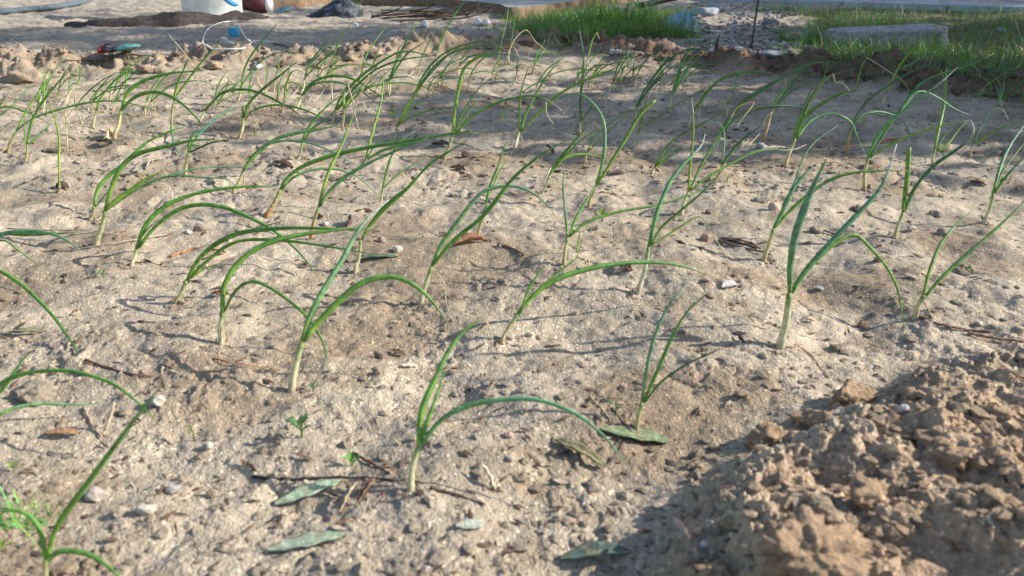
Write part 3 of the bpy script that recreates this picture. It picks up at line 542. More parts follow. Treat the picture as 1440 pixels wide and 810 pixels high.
# soil crumbs heaped against the feet of the seedlings
ft = []
for o in list(COL.objects):
    if o.name.startswith('onion_seedling'):
        x, y = o.location.x, o.location.y; q = min(1.5, .5 + .6 * y)
        for i in range(16): a = rq.uniform(0, 6.28); d1 = .0035 + abs(rq.gauss(0, .009)) * q; ft.append((x + d1 * math.cos(a), y + d1 * math.sin(a), rq.uniform(.0007, .0028) * q))
ft = [f for f in ft if f[1] > .15]; scatter_rocks('planting_crumbs', ft, 1, soil_col(np.array([f[0] for f in ft]), np.array([f[1] for f in ft])) * .9, 'crumbs of soil pressed round the feet of the seedlings')
# ---------------------------------------------------------------- things lying behind the bed
def lathe(prof, n=40, c=(0, 0, 0), noise=0):
    V = []; Fc = []
    for r, z in prof:
        for j in range(n): a = 2 * math.pi * j / n; V.append((c[0] + r * math.cos(a), c[1] + r * math.sin(a), c[2] + z))
    m = len(prof)
    Fc = [(i * n + j, i * n + (j + 1) % n, (i + 1) * n + (j + 1) % n, (i + 1) * n + j) for i in range(m - 1) for j in range(n)]
    return np.array(V), Fc
M_bucket = mat('bucket_plastic', .45, (.60, .63, .60), noise=(22, .22), bump=(90, .0006), spec=.4)
M_blue = mat('blue_print', .5, (.03, .22, .50)); M_purple = mat('purple_print', .5, (.30, .10, .42))
M_maroon = mat('maroon_plastic', .6, (.075, .022, .028), noise=(40, .5), bump=(120, .002)); M_white = mat('white_plastic', .5, (.72, .72, .70), noise=(60, .1))
M_cloth = mat('dark_sacking', .95, (.062, .052, .050), noise=(60, .4), bump=(420, .004), spec=.1)
M_bag = mat('dark_bag_film', .55, (.035, .050, .072), noise=(40, .5), bump=(70, .006), spec=.4)
M_teal = mat('teal_plastic', .4, (.07, .20, .20), noise=(90, .4), bump=(150, .002)); M_redp = mat('red_plastic', .5, (.38, .035, .03), noise=(80, .3)); M_black = mat('black_plastic', .5, (.02, .02, .028), noise=(60, .3))
M_cyan = mat('cyan_wrapper', .3, (.01, .30, .50), noise=(100, .4), bump=(160, .003), spec=.6)
M_hose = mat('grey_hose', .7, (.085, .115, .14), noise=(50, .3)); M_ltbag = mat('pale_blue_film', .35, (.34, .52, .56), noise=(60, .35), bump=(80, .006), transl=.25)
M_conc = mat('rough_concrete', .92, (.40, .40, .385), noise=(70, .35), bump=(130, .010), spec=.2)
M_slab = mat('grey_slab', .85, (.23, .25, .255), noise=(9, .14), bump=(150, .0015)); M_brownface = mat('muddy_slab_edge', .95, (.19, .13, .08), noise=(40, .35), bump=(130, .006))
M_stone = mat('grey_stone', .85, (.29, .32, .34), noise=(40, .2), bump=(200, .003)); M_pstone = mat('purple_grey_stone', .85, (.22, .19, .22), noise=(50, .25), bump=(200, .003))
M_wstone = mat('white_stone', .8, (.66, .64, .60), noise=(120, .2), bump=(300, .0015)); M_rod = mat('dark_rod', .6, (.035, .04, .035), noise=(200, .3))
M_paver = mat('paver', .85, (.36, .32, .34), noise=(22, .22), bump=(160, .002)); M_kerb = mat('kerb_concrete', .85, (.36, .40, .42), noise=(20, .15), bump=(150, .002))
M_twig = mat('twig_bark', .9, (.075, .055, .042), noise=(200, .4), bump=(300, .001))
def fin(name, V, Fc, m, label, cat, group=None, cols=None, smooth=True):
    V = np.asarray(V); o = V.mean(0); o[2] = V[:, 2].min(); ob = mesh(name, V, Fc, m, cols=cols, origin=o, smooth=smooth); return tag(ob, label, cat, group)
def polyG(P, up=0): return [np.array(ground(u, v)[0]) + (0, 0, up) for u, v in P]

# bucket (its upper part runs out of the picture)
g, D = ground(288, 26); rb = 40 * D / F
bk = empty('bucket', (g[0], g[1] + rb * .9, g[2] - .004), 'white plastic bucket with a blue swoosh, standing on the dark sacking', 'bucket')
c = np.array(bk.location); hb = .34
prof = [(0, .012), (rb * .9, .012), (rb * .97, 0), (rb, .006), (rb * 1.02, .03), (rb * 1.09, hb * .78), (rb * 1.12, hb * .80), (rb * 1.12, hb * .84), (rb * 1.10, hb * .85), (rb * 1.11, hb), (rb * 1.08, hb), (rb * 1.0, .03), (0, .02)]
V, Fc = lathe(prof, 48, c); mesh('body', V, Fc, M_bucket, bk)
V, Fc = lathe([(rb * 1.12, hb - .012), (rb * 1.16, hb - .01), (rb * 1.16, hb + .004), (rb * 1.08, hb + .004), (rb * 1.09, hb - .004)], 48, c); mesh('rim', V, Fc, M_bucket, bk)
def on_bucket(a, z, e=.0025): r = rb * (1.02 + .07 * (z - .03) / (hb * .78)) + e; return c + (r * math.sin(a), -r * math.cos(a), z)
def band(name, outline_a, m):                # a strip of print bent round the wall of the bucket
    V = []; n = len(outline_a)
    for (a, z, h) in outline_a: V += [on_bucket(a, z), on_bucket(a, z + h), on_bucket(a, z + h, .0006), on_bucket(a, z, .0006)]
    Fc = [(4 * i + j, 4 * i + 4 + j, 4 * i + 4 + (j + 1) % 4, 4 * i + (j + 1) % 4) for i in range(n - 1) for j in range(4)]
    mesh(name, V, Fc, m, bk)
arc = []
for i in range(25):
    q = i / 24; a = .52 + .86 * q; arc.append((a, .118 - .075 * math.sin(q * 1.9) ** 1 + .012 * q, .004 + .020 * math.sin(math.pi * min(1, q * 1.05)) ** .7))
band('logo_swoosh', arc, M_blue)
band('logo_mark', [(.98 + .30 * i / 8, .128 - .012 * math.sin(i / 8 * 3.14), .014 * math.sin(.3 + i / 8 * 2.5) + .003) for i in range(9)], M_purple)
hd = [c + (rb * 1.17 * math.cos(t_), -rb * .55 * math.sin(t_), hb * .92 - rb * .95 * math.sin(t_)) for t_ in np.linspace(0, math.pi, 24)]
# the wire handle hangs on the far side
hd = [np.array((p[0], 2 * c[1] - p[1] + .085, p[2])) for p in hd]; V, Fc = tube(hd, .0018, 6); mesh('handle', V, Fc, M_rod, bk)

# maroon pot lying on its side
g, D = ground(352, 20); L = 46 * D / F; r0 = 15 * D / F
pr = [(0, 0), (.75, 0), (.95, .05), (1, .14), (.97, .2), (1, .26), (.98, .5), (1.0, .55), (.97, .75), (.84, .9), (.6, .97), (.58, 1)]
V, Fc = lathe([(a * r0, b * L) for a, b in pr], 32); V = V[:, [2, 1, 0]] + np.array((g[0] - L / 2, g[1] + r0 * .8, g[2] + r0 * .93))
V[:, 2] -= .22 * (V[:, 0] - g[0]); pot = empty('pot', (g[0], g[1] + r0 * .8, g[2]), 'maroon plastic jar lying on its side behind the bucket, neck to the right', 'jar')
V[:, 2] += .012; mesh('body', V, Fc, M_maroon, pot)
ex = g[0] + L / 2; V, Fc = lathe([(0, 0), (r0 * .66, 0), (r0 * .68, .012), (r0 * .66, .022), (0, .024)], 28); V = V[:, [2, 1, 0]] + np.array((ex - .006, g[1] + r0 * .8, g[2] + r0 * .93 - .22 * L / 2 + .012)); mesh('lid', V, Fc, M_white, pot)

# long rumpled sack
PB = [(92, 40, 8), (115, 40, 8), (150, 38, 12), (185, 37, 15), (215, 36, 20), (245, 35, 24), (275, 33, 16), (305, 31, 15), (335, 29, 15), (360, 28, 11), (373, 27, 4)]
nu = 90; nvv = 13; V = []
us = np.linspace(92, 373, nu)
for i, u in enumerate(us):
    v = np.interp(u, [p[0] for p in PB], [p[1] for p in PB]) + 4; hgt = np.interp(u, [p[0] for p in PB], [p[2] for p in PB])
    g = flat(u, v); D = math.hypot(*g) * .99; hh = hgt * D / F * .95; wdt = .11 + .05 * math.sin(u * .03)
    for j in range(nvv):
        a = math.pi * j / (nvv - 1); x = g[0] + .004 * math.sin(j + u * .1); y = g[1] + wdt * (1 - math.cos(a)) * .5 - .0
        z = hh * .8 * (math.sin(a) ** .6) * (1 + .10 * float(vn(np.array(u * .05), np.array(j * .7), 7))) + .0035 * float(vn(np.array(u * .07), np.array(j * .45), 9)) * math.sin(a)
        V.append((x, y, z + hz(g[0], g[1]) - .003))
Fc = [(i * nvv + j, i * nvv + j + 1, (i + 1) * nvv + j + 1, (i + 1) * nvv + j) for i in range(nu - 1) for j in range(nvv - 1)]
fin('sack', V, Fc, M_cloth, 'long dark grey sack crumpled on the ground in front of the white bucket', 'sack')

# dark crumpled bag far back
g, D = ground(455, 24)
def blanket(cx, cy, cz, rx, ry, rz, seed, n=46, k=22, fold=.3):
    V = []
    for i in range(n):
        for j in range(k):
            a = 2 * math.pi * i / n; b = math.pi / 2 * j / (k - 1); q = 1 + fold * float(vn(np.array(math.cos(a) * 2.2 + seed), np.array(math.sin(a) * 2.2 + b * 2.6), seed)) + fold * .5 * float(vn(np.array(math.cos(a) * 5 + seed), np.array(math.sin(a) * 5 + b * 5), seed + 1))
            V.append((cx + rx * math.cos(a) * math.cos(b) * q, cy + ry * math.sin(a) * math.cos(b) * q, cz + rz * math.sin(b) * q))
    Fc = [(i * k + j, ((i + 1) % n) * k + j, ((i + 1) % n) * k + j + 1, i * k + j + 1) for i in range(n) for j in range(k - 1)]
    return np.array(V), Fc
V, Fc = blanket(g[0] + .02, g[1] + .09, g[2] - .005, .13, .08, .075, 31)
t_ = (V[:, 0] - (g[0] - .10)) / .26; V[:, 2] = g[2] - .005 + (V[:, 2] - g[2] + .005) * np.clip(.15 + 1.3 * t_, .12, 1.25)
fin('rubbish_bag', V, Fc, M_bag, 'blue black crumpled bag tapering to the left, behind and right of the jar', 'bag')
g, D = ground(398, 17); V, Fc = blanket(g[0], g[1], g[2], .05, .02, .02, 35, 24, 10, .5)
V[:, 2] += np.clip((V[:, 0] - g[0]) * .3, -.004, .02); fin('film_scrap', V, Fc, M_ltbag, 'little scrap of clear film between the jar and the dark bag', 'plastic scrap')

# white cord loop, its plug, blue wrapper, torn packet, hose
P = polyG([(388, 62), (365, 61), (356, 63), (348, 71), (336, 73), (322, 73)], .006) + polyG([(300, 73), (287, 66), (286, 56), (292, 45), (305, 37), (322, 33), (331, 34), (338, 42), (345, 54), (352, 63)], .006)
tip = [P[0]] ; cord = empty('cord', tuple(P[6]), 'white cord lying in a loop around the blue wrapper scrap', 'cord')
Q = catmull(P, 90); Q[:, 2] += .003 * np.sin(np.linspace(0, 14, 90)); V, Fc = tube(Q, .0019, 7); mesh('cable', V, Fc, M_white, cord)
a, b = polyG([(312, 58), (322, 62)], .008); V, Fc = tube(catmull([a, (a + b) / 2 + (0, 0, .004), b], 8), np.array((.003, .004, .005, .005, .004, .003, .002, .002)), 8); mesh('plug', V, Fc, M_white, cord)
a2 = polyG([(322, 62), (330, 64), (334, 66)], .005); V, Fc = tube(catmull(a2, 6), .0018, 6); mesh('plug_lead', V, Fc, M_white, cord)
g, D = ground(330, 52); s = 7 * D / F; V, F_ = ICO[3]; V = np.sign(V) * np.abs(V) ** .45; V = V * (1 + .10 * fbm(V[:, 0] + V[:, 2], V[:, 1] - V[:, 2], .9, 77, 3))[:, None]
fin('wrapper', V * s * (1, .8, 1) + np.array(g) + (0, 0, s * .85), F_, M_cyan, 'bright blue crumpled wrapper inside the loop of white cord', 'wrapper')
g, D = ground(170, 74); q = D / F; pk = empty('torn_packet', g, 'torn packet with a red end, black middle and teal flap left of the cord', 'packet')
V, F_ = ICO[3]
def blob(nm, du, dv, sx, sz, m, rot, seed, sy=.03):
    W = V * (1 + .22 * fbm(V[:, 0] + V[:, 2] * .6, V[:, 1] + V[:, 2], .8, seed, 3))[:, None] * (sx * q, sy, sz * q); ca, sa = math.cos(rot), math.sin(rot)
    W = np.stack([W[:, 0] * ca - W[:, 2] * sa, W[:, 1], W[:, 0] * sa + W[:, 2] * ca], 1) + np.array(g) + (du * q, 0, dv * q); mesh(nm, W, F_, m, pk)
blob('red_end', -21, 5, 7, 5, M_redp, .35, 3); blob('dark_middle', -12, 7, 7.5, 6.5, M_black, .7, 4); blob('teal_flap', 10, 7, 17, 4.6, M_teal, .14, 6)
P = polyG([(-60, 26), (0, 20), (45, 16), (90, 11), (125, 3), (145, -6), (170, -14)], .012); V, Fc = tube(catmull(P, 60), .014, 10)
fin('hose', V, Fc, M_hose, 'thick grey hose curving over the ground at the top left corner', 'hose')

# slab with muddy edge
edge = [flat(*p) for p in ((365, 14), (420, 13), (480, 8), (545, 9), (600, 11), (650, 17), (700, 23), (735, 29))]
edge2 = [flat(*p) for p in ((860, 9), (900, 1.5))]
Z1 = .058
sl_ = empty('concrete_slab', (edge[5][0], edge[5][1], .0), 'low grey concrete slab with a mud brown edge behind the twig heap', 'slab')
Pe = [np.array((x, y)) for x, y in [(edge[0][0] - .25, 6.5), (edge[0][0] - .06, edge[0][1] + .5)] + edge + edge2 + [(edge2[-1][0] + .25, 6.5)]]
Pd = catmull(np.array([(p[0], p[1], 0) for p in Pe]), 150)[:, :2]
Vt = []
for i, p in enumerate(Pd): Vt += [(p[0], p[1] + .004, Z1), (p[0] * .98, max(p[1] + .1, 6.6), Z1)]
mesh('top_surface', Vt, [(2 * i, 2 * i + 2, 2 * i + 3, 2 * i + 1) for i in range(149)], M_slab, sl_, smooth=False)
E = []
for i, p in enumerate(Pd):
    n_ = .012 * float(vn(np.array(i * .35), np.array(.5), 3)); E += [(p[0], p[1] - .030 - n_, -.03), (p[0], p[1] - .018 - n_ * 1.5, .02), (p[0], p[1] - .006 - n_, Z1 - .012), (p[0], p[1] + .004, Z1 + .001)]
Fc = [(4 * i + j, 4 * i + 4 + j, 4 * i + 5 + j, 4 * i + 1 + j) for i in range(149) for j in range(3)]
mesh('slab_edge', E, Fc, M_brownface, sl_)

# concrete block in the grass
g0, D0 = ground(1165, 66); g1, D1 = ground(1332, 66); A = np.array(g0); B = np.array(g1); dx = B - A; L = np.linalg.norm(dx); ux = dx / L; uy = np.array((-ux[1], ux[0], 0))
V, F_ = ICO[4]; V = np.sign(V) * np.abs(V) ** np.array((.22, .5, .32)); V = V / np.abs(V).max(0)
hh = .034; V = V * (1 + .10 * n3(V, .8, 55, 3) + .05 * n3(V, .2, 58, 3))[:, None]
V[:, 2] *= 1 + .22 * V[:, 0]; V[:, 2] -= .35 * np.exp(-((V[:, 0] + .05) / .16) ** 2) * (V[:, 2] > 0)
W = (A + B)[None] / 2 + V[:, :1] * ux * L / 2 + V[:, 1:2] * uy * .085 + uy * .05 + V[:, 2:] * np.array((0, 0, hh)) + (0, 0, hh * .55)
fin('concrete_block', W, F_, M_conc, 'long broken concrete block lying half sunk in the grass at the right', 'block')
STN = [(990, 22, 22, 8, M_stone, 'flat pale grey stone at the top between grass clump and gravel'), (1008, 15, 17, 6, M_stone, 'second flat grey stone just behind the first one'),
       (1083, 37, 13, 8, M_pstone, 'purple grey stone beside the thin upright rod'), (1406, 46, 9, 5, M_stone, 'pale grey stone in the worn patch of the right lawn'),
       (597, 38, 7, 6, M_wstone, 'white rounded stone in front of the twig heap'), (672, 34, 5, 6, M_wstone, 'upright white stone at the right end of the twig heap'), (683, 35, 7, 5, M_wstone, 'broken white stone right of the upright one'),
       (363, 97, 7, 5, M_wstone, 'white stone lodged in the far ridge right of the cord'), (500, 38, 4, 4, M_wstone, 'pale stone left of the twig heap'), (861, 74, 5, 4, M_wstone, 'small pale stone left of the wood chip on the ridge'),
       (1085, 80, 16, 6, M_stone, 'grey flat stone in the gravel edge before the lawn'), (1040, 165 - 95, 7, 3, M_wstone, 'white lime crumb at the foot of the thin rod')]
for i, (u, v, rx, rz, m, lab) in enumerate(STN):
    g, D = ground(u, v); s = D / F; V, F_ = rock(600 + i, 1, 3, (1, 1, 1), .25)
    fin('stone', V * (rx * s, min(rx * s, .06), rz * s) + np.array(g) + (0, 0, rz * s * .55), F_, m, lab, 'stone', 'stones behind the bed')
# thin rod
g, D = ground(1056, 71); V, Fc = tube(catmull([np.array(g) - (0, 0, .01), np.array(g) + (.003, 0, .12), np.array(g) + (.012, .0, .26), np.array(g) + (.016, .01, .42)], 20), .0028, 6)
fin('thin_rod', V, Fc, M_rod, 'thin dark rod standing upright in the gravel behind the bed', 'rod')
g, D = ground(1006, 71); s = D / F; P = catmull([np.array(g), np.array(g) + (2 * s, 0, 10 * s), np.array(g) + (7 * s, .01, 24 * s)], 10)
R = np.array([.5, 2, 3, 3.3, 3.2, 2.8, 2.2, 1.6, 1, .3]) * s; V, Fc = tube(P, R, 6, .3); fin('dark_leaf', V, Fc, M_rod, 'single dark pointed leaf standing up in the gravel left of the rod', 'leaf')
# black pipe in the tall grass, pale plastic bag
a, b = np.array(ground(898, 24)[0]) + (0, 0, .05), np.array(ground(985, 22)[0]) + (0, .1, .095); V, Fc = tube(catmull([a, (a + b) / 2 + (0, 0, .003), b], 14), .014, 12)
fin('black_pipe', V, Fc, M_black, 'black pipe end lying across the tall grass clump', 'pipe')
g, D = ground(968, 46); V, Fc = blanket(g[0] - .01, g[1] + .06, g[2], .055, .05, .06, 45, 40, 18, .4); fin('plastic_bag', V, Fc, M_ltbag, 'pale blue plastic bag crumpled at the right side of the grass clump', 'bag')
g, D = ground(730, 24); V, Fc = blanket(g[0], g[1], g[2], .018, .012, .012, 46, 20, 8, .4); fin('blue_scrap', V, Fc, M_blue, 'tiny deep blue scrap at the left end of the grass', 'plastic scrap')

# paved path, paver by paver
path = empty('paved_path', (1.9, 5.0, .012), None, None); path['kind'] = 'structure'; path['label'] = 'path of purple grey pavers crossing behind the lawn'
g0 = flat(960, 2); g1 = flat(1440, 21); d = (g1 - g0) / np.linalg.norm(g1 - g0); nrm = np.array((-d[1], d[0])); rr = random.Random(4); cnt = 0
pl, pw = .30, .15; proto = {}
def paver_mesh(i, l, wd, m, h=.03, nm='paver'):
    b_ = bmesh.new(); bmesh.ops.create_cube(b_, size=1); bmesh.ops.scale(b_, vec=(l, wd, h), verts=b_.verts); bmesh.ops.bevel(b_, geom=b_.edges[:], offset=.005, segments=1, affect='EDGES')
    for v in b_.verts: v.co.z += rr.uniform(-.0015, .0015)
    me = bpy.data.meshes.new(nm); b_.to_mesh(me); b_.free(); me.materials.append(m); return me
MV = [mat('paver_tone', .85, c_, noise=(22, .2), bump=(160, .002)) for c_ in ((.34, .27, .30), (.44, .40, .41), (.24, .17, .19), (.40, .40, .42))]
pm = [paver_mesh(i, pl - .008, pw - .008, MV[i % 4]) for i in range(8)]; km = paver_mesh(9, .59, .13, M_kerb, .05, 'kerb_stone'); ang = math.atan2(d[1], d[0])
def place(me, nm, x, y, z, a):
    o = bpy.data.objects.new(nm, me); COL.objects.link(o); o.parent = path; o.location = (x - 1.9, y - 5.0, z - .012); o.rotation_euler = (rr.uniform(-.006, .006), rr.uniform(-.006, .006), a)
for i in range(9):
    p = g0 + d * (-.9 + .6 * i) + nrm * .05; place(km, 'kerb_stone', p[0], p[1], .014, ang)
for row in range(13):
    for i in range(-3, 18):
        p = g0 + d * (pl * (i + .5 * (row % 2))) + nrm * (.20 + pw * row)
        if p[0] / p[1] < .16 or p[0] / p[1] > 1.0 or cnt > 285: continue
        place(rr.choice(pm), 'paver', p[0], p[1], .022 + rr.uniform(-.002, .002), ang); cnt += 1
# ---------------------------------------------------------------- grass, weeds, litter
def blades(spots, cols, name, label, cat=None, kind=None, group=None, seg=3, parent=None):
    V = []; C = []; Fc = []; o = 0; r = np.random.RandomState(3)
    n = len(spots); X = np.array([s[0] for s in spots]); Y = np.array([s[1] for s in spots]); Z = H(X, Y, False) - .002
    for i, (x, y, h, wd, lean) in enumerate(spots):
        a = r.uniform(0, 6.28); la = r.uniform(0, 6.28); L = lean * h * r.uniform(.3, 1.1); s_, c_ = math.sin(a), math.cos(a); ls, lc = math.sin(la), math.cos(la)
        for k in range(seg + 1):
            t = k / seg; ww = wd * (1 - t ** 1.5) + .0002; px = x + lc * L * t * t; py = y + ls * L * t * t; pz = Z[i] + h * (t - .35 * lean * t * t)
            V += [(px - c_ * ww / 2, py - s_ * ww / 2, pz), (px + c_ * ww / 2, py + s_ * ww / 2, pz + ww * .15)]
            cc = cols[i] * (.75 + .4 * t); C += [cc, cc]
        Fc += [(o + 2 * k, o + 2 * k + 1, o + 2 * k + 3, o + 2 * k + 2) for k in range(seg)]; o += 2 * (seg + 1)
    V = np.array(V); org = V.mean(0); org[2] = V[:, 2].min()
    ob = mesh(name, V, Fc, M_grass, parent, np.array(C), origin=None if parent else org)
    return tag(ob, label, cat, group, kind) if not parent else ob
r5 = np.random.RandomState(55)
def gcol(dry=.12): return np.array((.36, .32, .17)) * r5.uniform(.7, 1.1) if r5.uniform() < dry else np.array((.095, .225, .045)) * (r5.uniform(.5, 1.9), r5.uniform(.6, 1.45), r5.uniform(.5, 1.4))
def lawn_spots(n, u0, u1, v0, v1, f):
    P = np.array([flat(r5.uniform(u0, u1), v0 + (v1 - v0) * r5.uniform() ** 1.0) for _ in range(n)]); 
    k = r5.uniform(0, 1, n) < f(P[:, 0], P[:, 1]); return P[k]
P = lawn_spots(42000, 1080, 1900, 9, 175, lambda x, y: lawn_mask(x, y) * np.clip(.50 + 2.4 * fbm(x, y, .17, 711, 3), .05, 1))
bl = [(x, y, r5.uniform(.012, .085) * r5.uniform(.5, 1.25) * (1 + .4 * float(np.clip(y - 1.8, 0, 1))), r5.uniform(.0012, .0028), r5.uniform(.4, 1.9)) for x, y in P]
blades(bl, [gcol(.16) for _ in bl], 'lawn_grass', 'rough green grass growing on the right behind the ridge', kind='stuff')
P = lawn_spots(9000, 700, 985, 14, 58, lambda x, y: lawn_mask(x, y) * .9 + .1)
bl = [(x, y, r5.uniform(.02, .075), r5.uniform(.0016, .003), r5.uniform(.3, 1.2)) for x, y in P]
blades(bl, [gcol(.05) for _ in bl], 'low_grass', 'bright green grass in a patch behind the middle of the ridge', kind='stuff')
def clump(u, v, n, rad, h, wd, label, cat='grass clump', group='grass clumps and weeds', dry=.05, lean=1.1, name='grass_clump', bright=1.0):
    g, D = ground(u, v); sp = []; cl = []
    for i in range(n):
        a = r5.uniform(0, 6.28); q = rad * math.sqrt(r5.uniform()); sp.append((g[0] + q * math.cos(a), g[1] + q * math.sin(a) * .8, h * (.3 + 1.25 * r5.uniform() ** 1.4) * (1.15 - .5 * q / rad), wd * r5.uniform(.5, 1.4), r5.uniform(.3, lean * 1.7))); cl.append(gcol(dry) * bright)
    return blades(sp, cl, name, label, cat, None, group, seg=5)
clump(872, 38, 520, .19, .15, .0045, 'tall bright green grass clump behind the middle of the ridge', bright=1.35)
clump(810, 46, 260, .13, .075, .0036, 'lower dense grass tuft left of the tallest clump', bright=1.15)
clump(748, 47, 130, .08, .06, .0032, 'thin grass tuft at the left end of the green patch', bright=1.1)
clump(930, 50, 200, .11, .075, .0036, 'grass tuft beside the pale blue plastic bag', bright=1.2)
clump(497, 22, 90, .05, .13, .0055, 'dark green weed growing at the slab edge beside the dark bag', 'weed', bright=.7)
clump(532, 22, 30, .03, .075, .004, 'smaller dark weed right of the one by the bag', 'weed', bright=.6)
clump(790, 10, 260, .25, .05, .003, 'grass strip growing on the far edge of the slab')
clump(1220, 40, 500, .24, .085, .0032, 'grass clump painted sunlit yellow green behind the concrete block', bright=1.9, dry=.1)  # sunlight on this clump is put into its blade colour
clump(1105, 14, 260, .20, .07, .003, 'grass clump behind the purple grey stone by the path', bright=1.2)
clump(1160, 24, 300, .20, .06, .003, 'dark grass clump left of the sunlit one', bright=.75)
clump(1140, 62, 300, .11, .075, .0028, 'grass tuft at the left end of the concrete block')
clump(1215, 76, 420, .15, .06, .0028, 'dark grass tuft in front of the middle of the concrete block', bright=.8)
clump(1100, 68, 90, .06, .03, .003, 'small yellow green weed patch in the gravel', bright=1.6)
clump(1300, 80, 420, .17, .055, .0026, 'grass tuft in front of the right end of the block')
clump(1400, 95, 420, .17, .06, .0026, 'grass tuft at the right edge of the picture above the ridge')
for u_, v_, lab_ in ((1150, 84, 'left'), (1225, 90, 'second'), (1300, 94, 'third'), (1375, 104, 'fourth'), (1435, 114, 'right')): clump(u_, v_, 75, .10, .065, .0026, lab_ + ('most' if lab_ in ('left', 'right') else '') + ' of the straggling grass tufts spilling over the right hand ridge', lean=1.9)
clump(985, 62, 70, .06, .05, .003, 'straggling tuft between the plastic bag and the gravel', bright=1.3, lean=1.8)
clump(690, 42, 60, .05, .03, .0025, 'little grass tuft right of the white stones')
clump(12, 735, 110, .017, .012, .0008, 'mossy light green weed at the left edge behind the corner seedling', 'weed', bright=2.2, name='weed', lean=1.8)
# leafy little sprouts
M_sprout = mat('sprout_leaf', .5, attr='Col', transl=.3, noise=(300, .2))
def blade_leaf(base, dirv, up, L, wd, k=7):           # a thin pointed leaf with a fold, built solid enough for its size
    dirv = np.array(dirv, float); dirv /= np.linalg.norm(dirv); sd_ = np.cross(dirv, (0, 0, 1)); sd_ /= np.linalg.norm(sd_) + 1e-9; V = []
    for i in range(k):
        t = i / (k - 1); c_ = np.array(base) + dirv * L * t + np.array((0, 0, up * L * math.sin(t * 2.2) * .5)); q = wd * .5 * (math.sin(math.pi * min(1, t * .93 + .04)) ** .8)
        V += [c_ - sd_ * q + (0, 0, q * .3), c_ + (0, 0, -.0001), c_ + sd_ * q + (0, 0, q * .3)]
    Fc = []
    for i in range(k - 1):
        for j in range(2): Fc.append((3 * i + j, 3 * i + j + 1, 3 * i + 4 + j, 3 * i + 3 + j))
    return np.array(V), Fc
def sprout(u, v, size, n, col, label, tall=.6):
    g, D = ground(u, v); s = size * D / F; root = empty('weed_sprout', g, label, 'weed', 'weed sprouts in the bed')
    topz = s * tall; V, Fc = tube([np.array(g) - (0, 0, s * .1), np.array(g) + (s * .05, 0, topz * .5), np.array(g) + (0, 0, topz)], s * .05, 5); mesh('stalk', V, Fc, M_sprout, root, np.array(col) * np.ones((len(V), 3)))
    for i in range(n):
        a = i * 2.4 + r5.uniform(0, .6); V, Fc = blade_leaf(np.array(g) + (0, 0, topz * (.35 + .65 * i / max(1, n - 1))), (math.cos(a), math.sin(a) * .7, r5.uniform(.1, .6)), .6, s * r5.uniform(.4, .75), s * r5.uniform(.18, .3))
        mesh('leaf', V, Fc, M_sprout, root, np.array(col) * r5.uniform(.8, 1.25) * np.ones((len(V), 3)))
YG = (.22, .34, .05); DG = (.07, .19, .05)
for u, v, s, n, c_, lab, tl in [
    (495, 655, 22, 7, (.12, .33, .05), 'small bright green sprout left of the front centre seedling', .5), (424, 615, 30, 6, DG, 'green weed sprout below the front left seedling', .8),
    (865, 583, 22, 3, DG, 'thin dark sprout left of the slim front seedling', 1.0), (20, 662, 16, 4, YG, 'curled yellow green sprout near the left edge', .5), (273, 620, 22, 3, (.18, .2, .06), 'thin brownish sprout left of the green weed', 1.0),
    (145, 390, 14, 5, DG, 'faint little sprout left of the hoop leafed seedling', .4), (553, 170, 16, 4, YG, 'yellow green sprout in the third row near the centre', .8), (358, 190, 9, 4, YG, 'tiny yellow sprout right of the cut yellow stub', .4),
    (1010, 312, 11, 3, YG, 'pale sprout above the hooked withering leaf', 1.0), (1252, 309, 8, 3, YG, 'yellow speck of a sprout left of the blunt leaf', .5), (846, 311, 18, 5, YG, 'yellow green sprout beside the four leaved seedling', .6),
    (872, 270, 10, 3, YG, 'flat yellow sprout right of the walking stick leaf', .3), (1022, 255, 12, 5, (.2, .3, .08), 'small clover like sprout in the shaded bed', .4), (5, 775, 24, 4, YG, 'light green sprout in the bottom left corner', .4),
    (1212, 180, 12, 4, YG, 'bright sprout under the orange ended leaf', .8), (1325, 218, 14, 4, YG, 'yellow sprout at the foot of the tall yellow green blade', .4), (700, 190, 8, 3, YG, 'tiny sprout left of the three bladed fan', .4), (440, 550, 14, 4, DG, 'small sprout right of the front left stem', .4),
    (875, 790 - 470, 7, 2, YG, 'single green fleck behind the four leaved seedling', .3), (1100, 520, 10, 2, YG, 'small shoot beneath the stoutest stem', .4)]:
    sprout(u, v, s, n, c_, lab, tl)
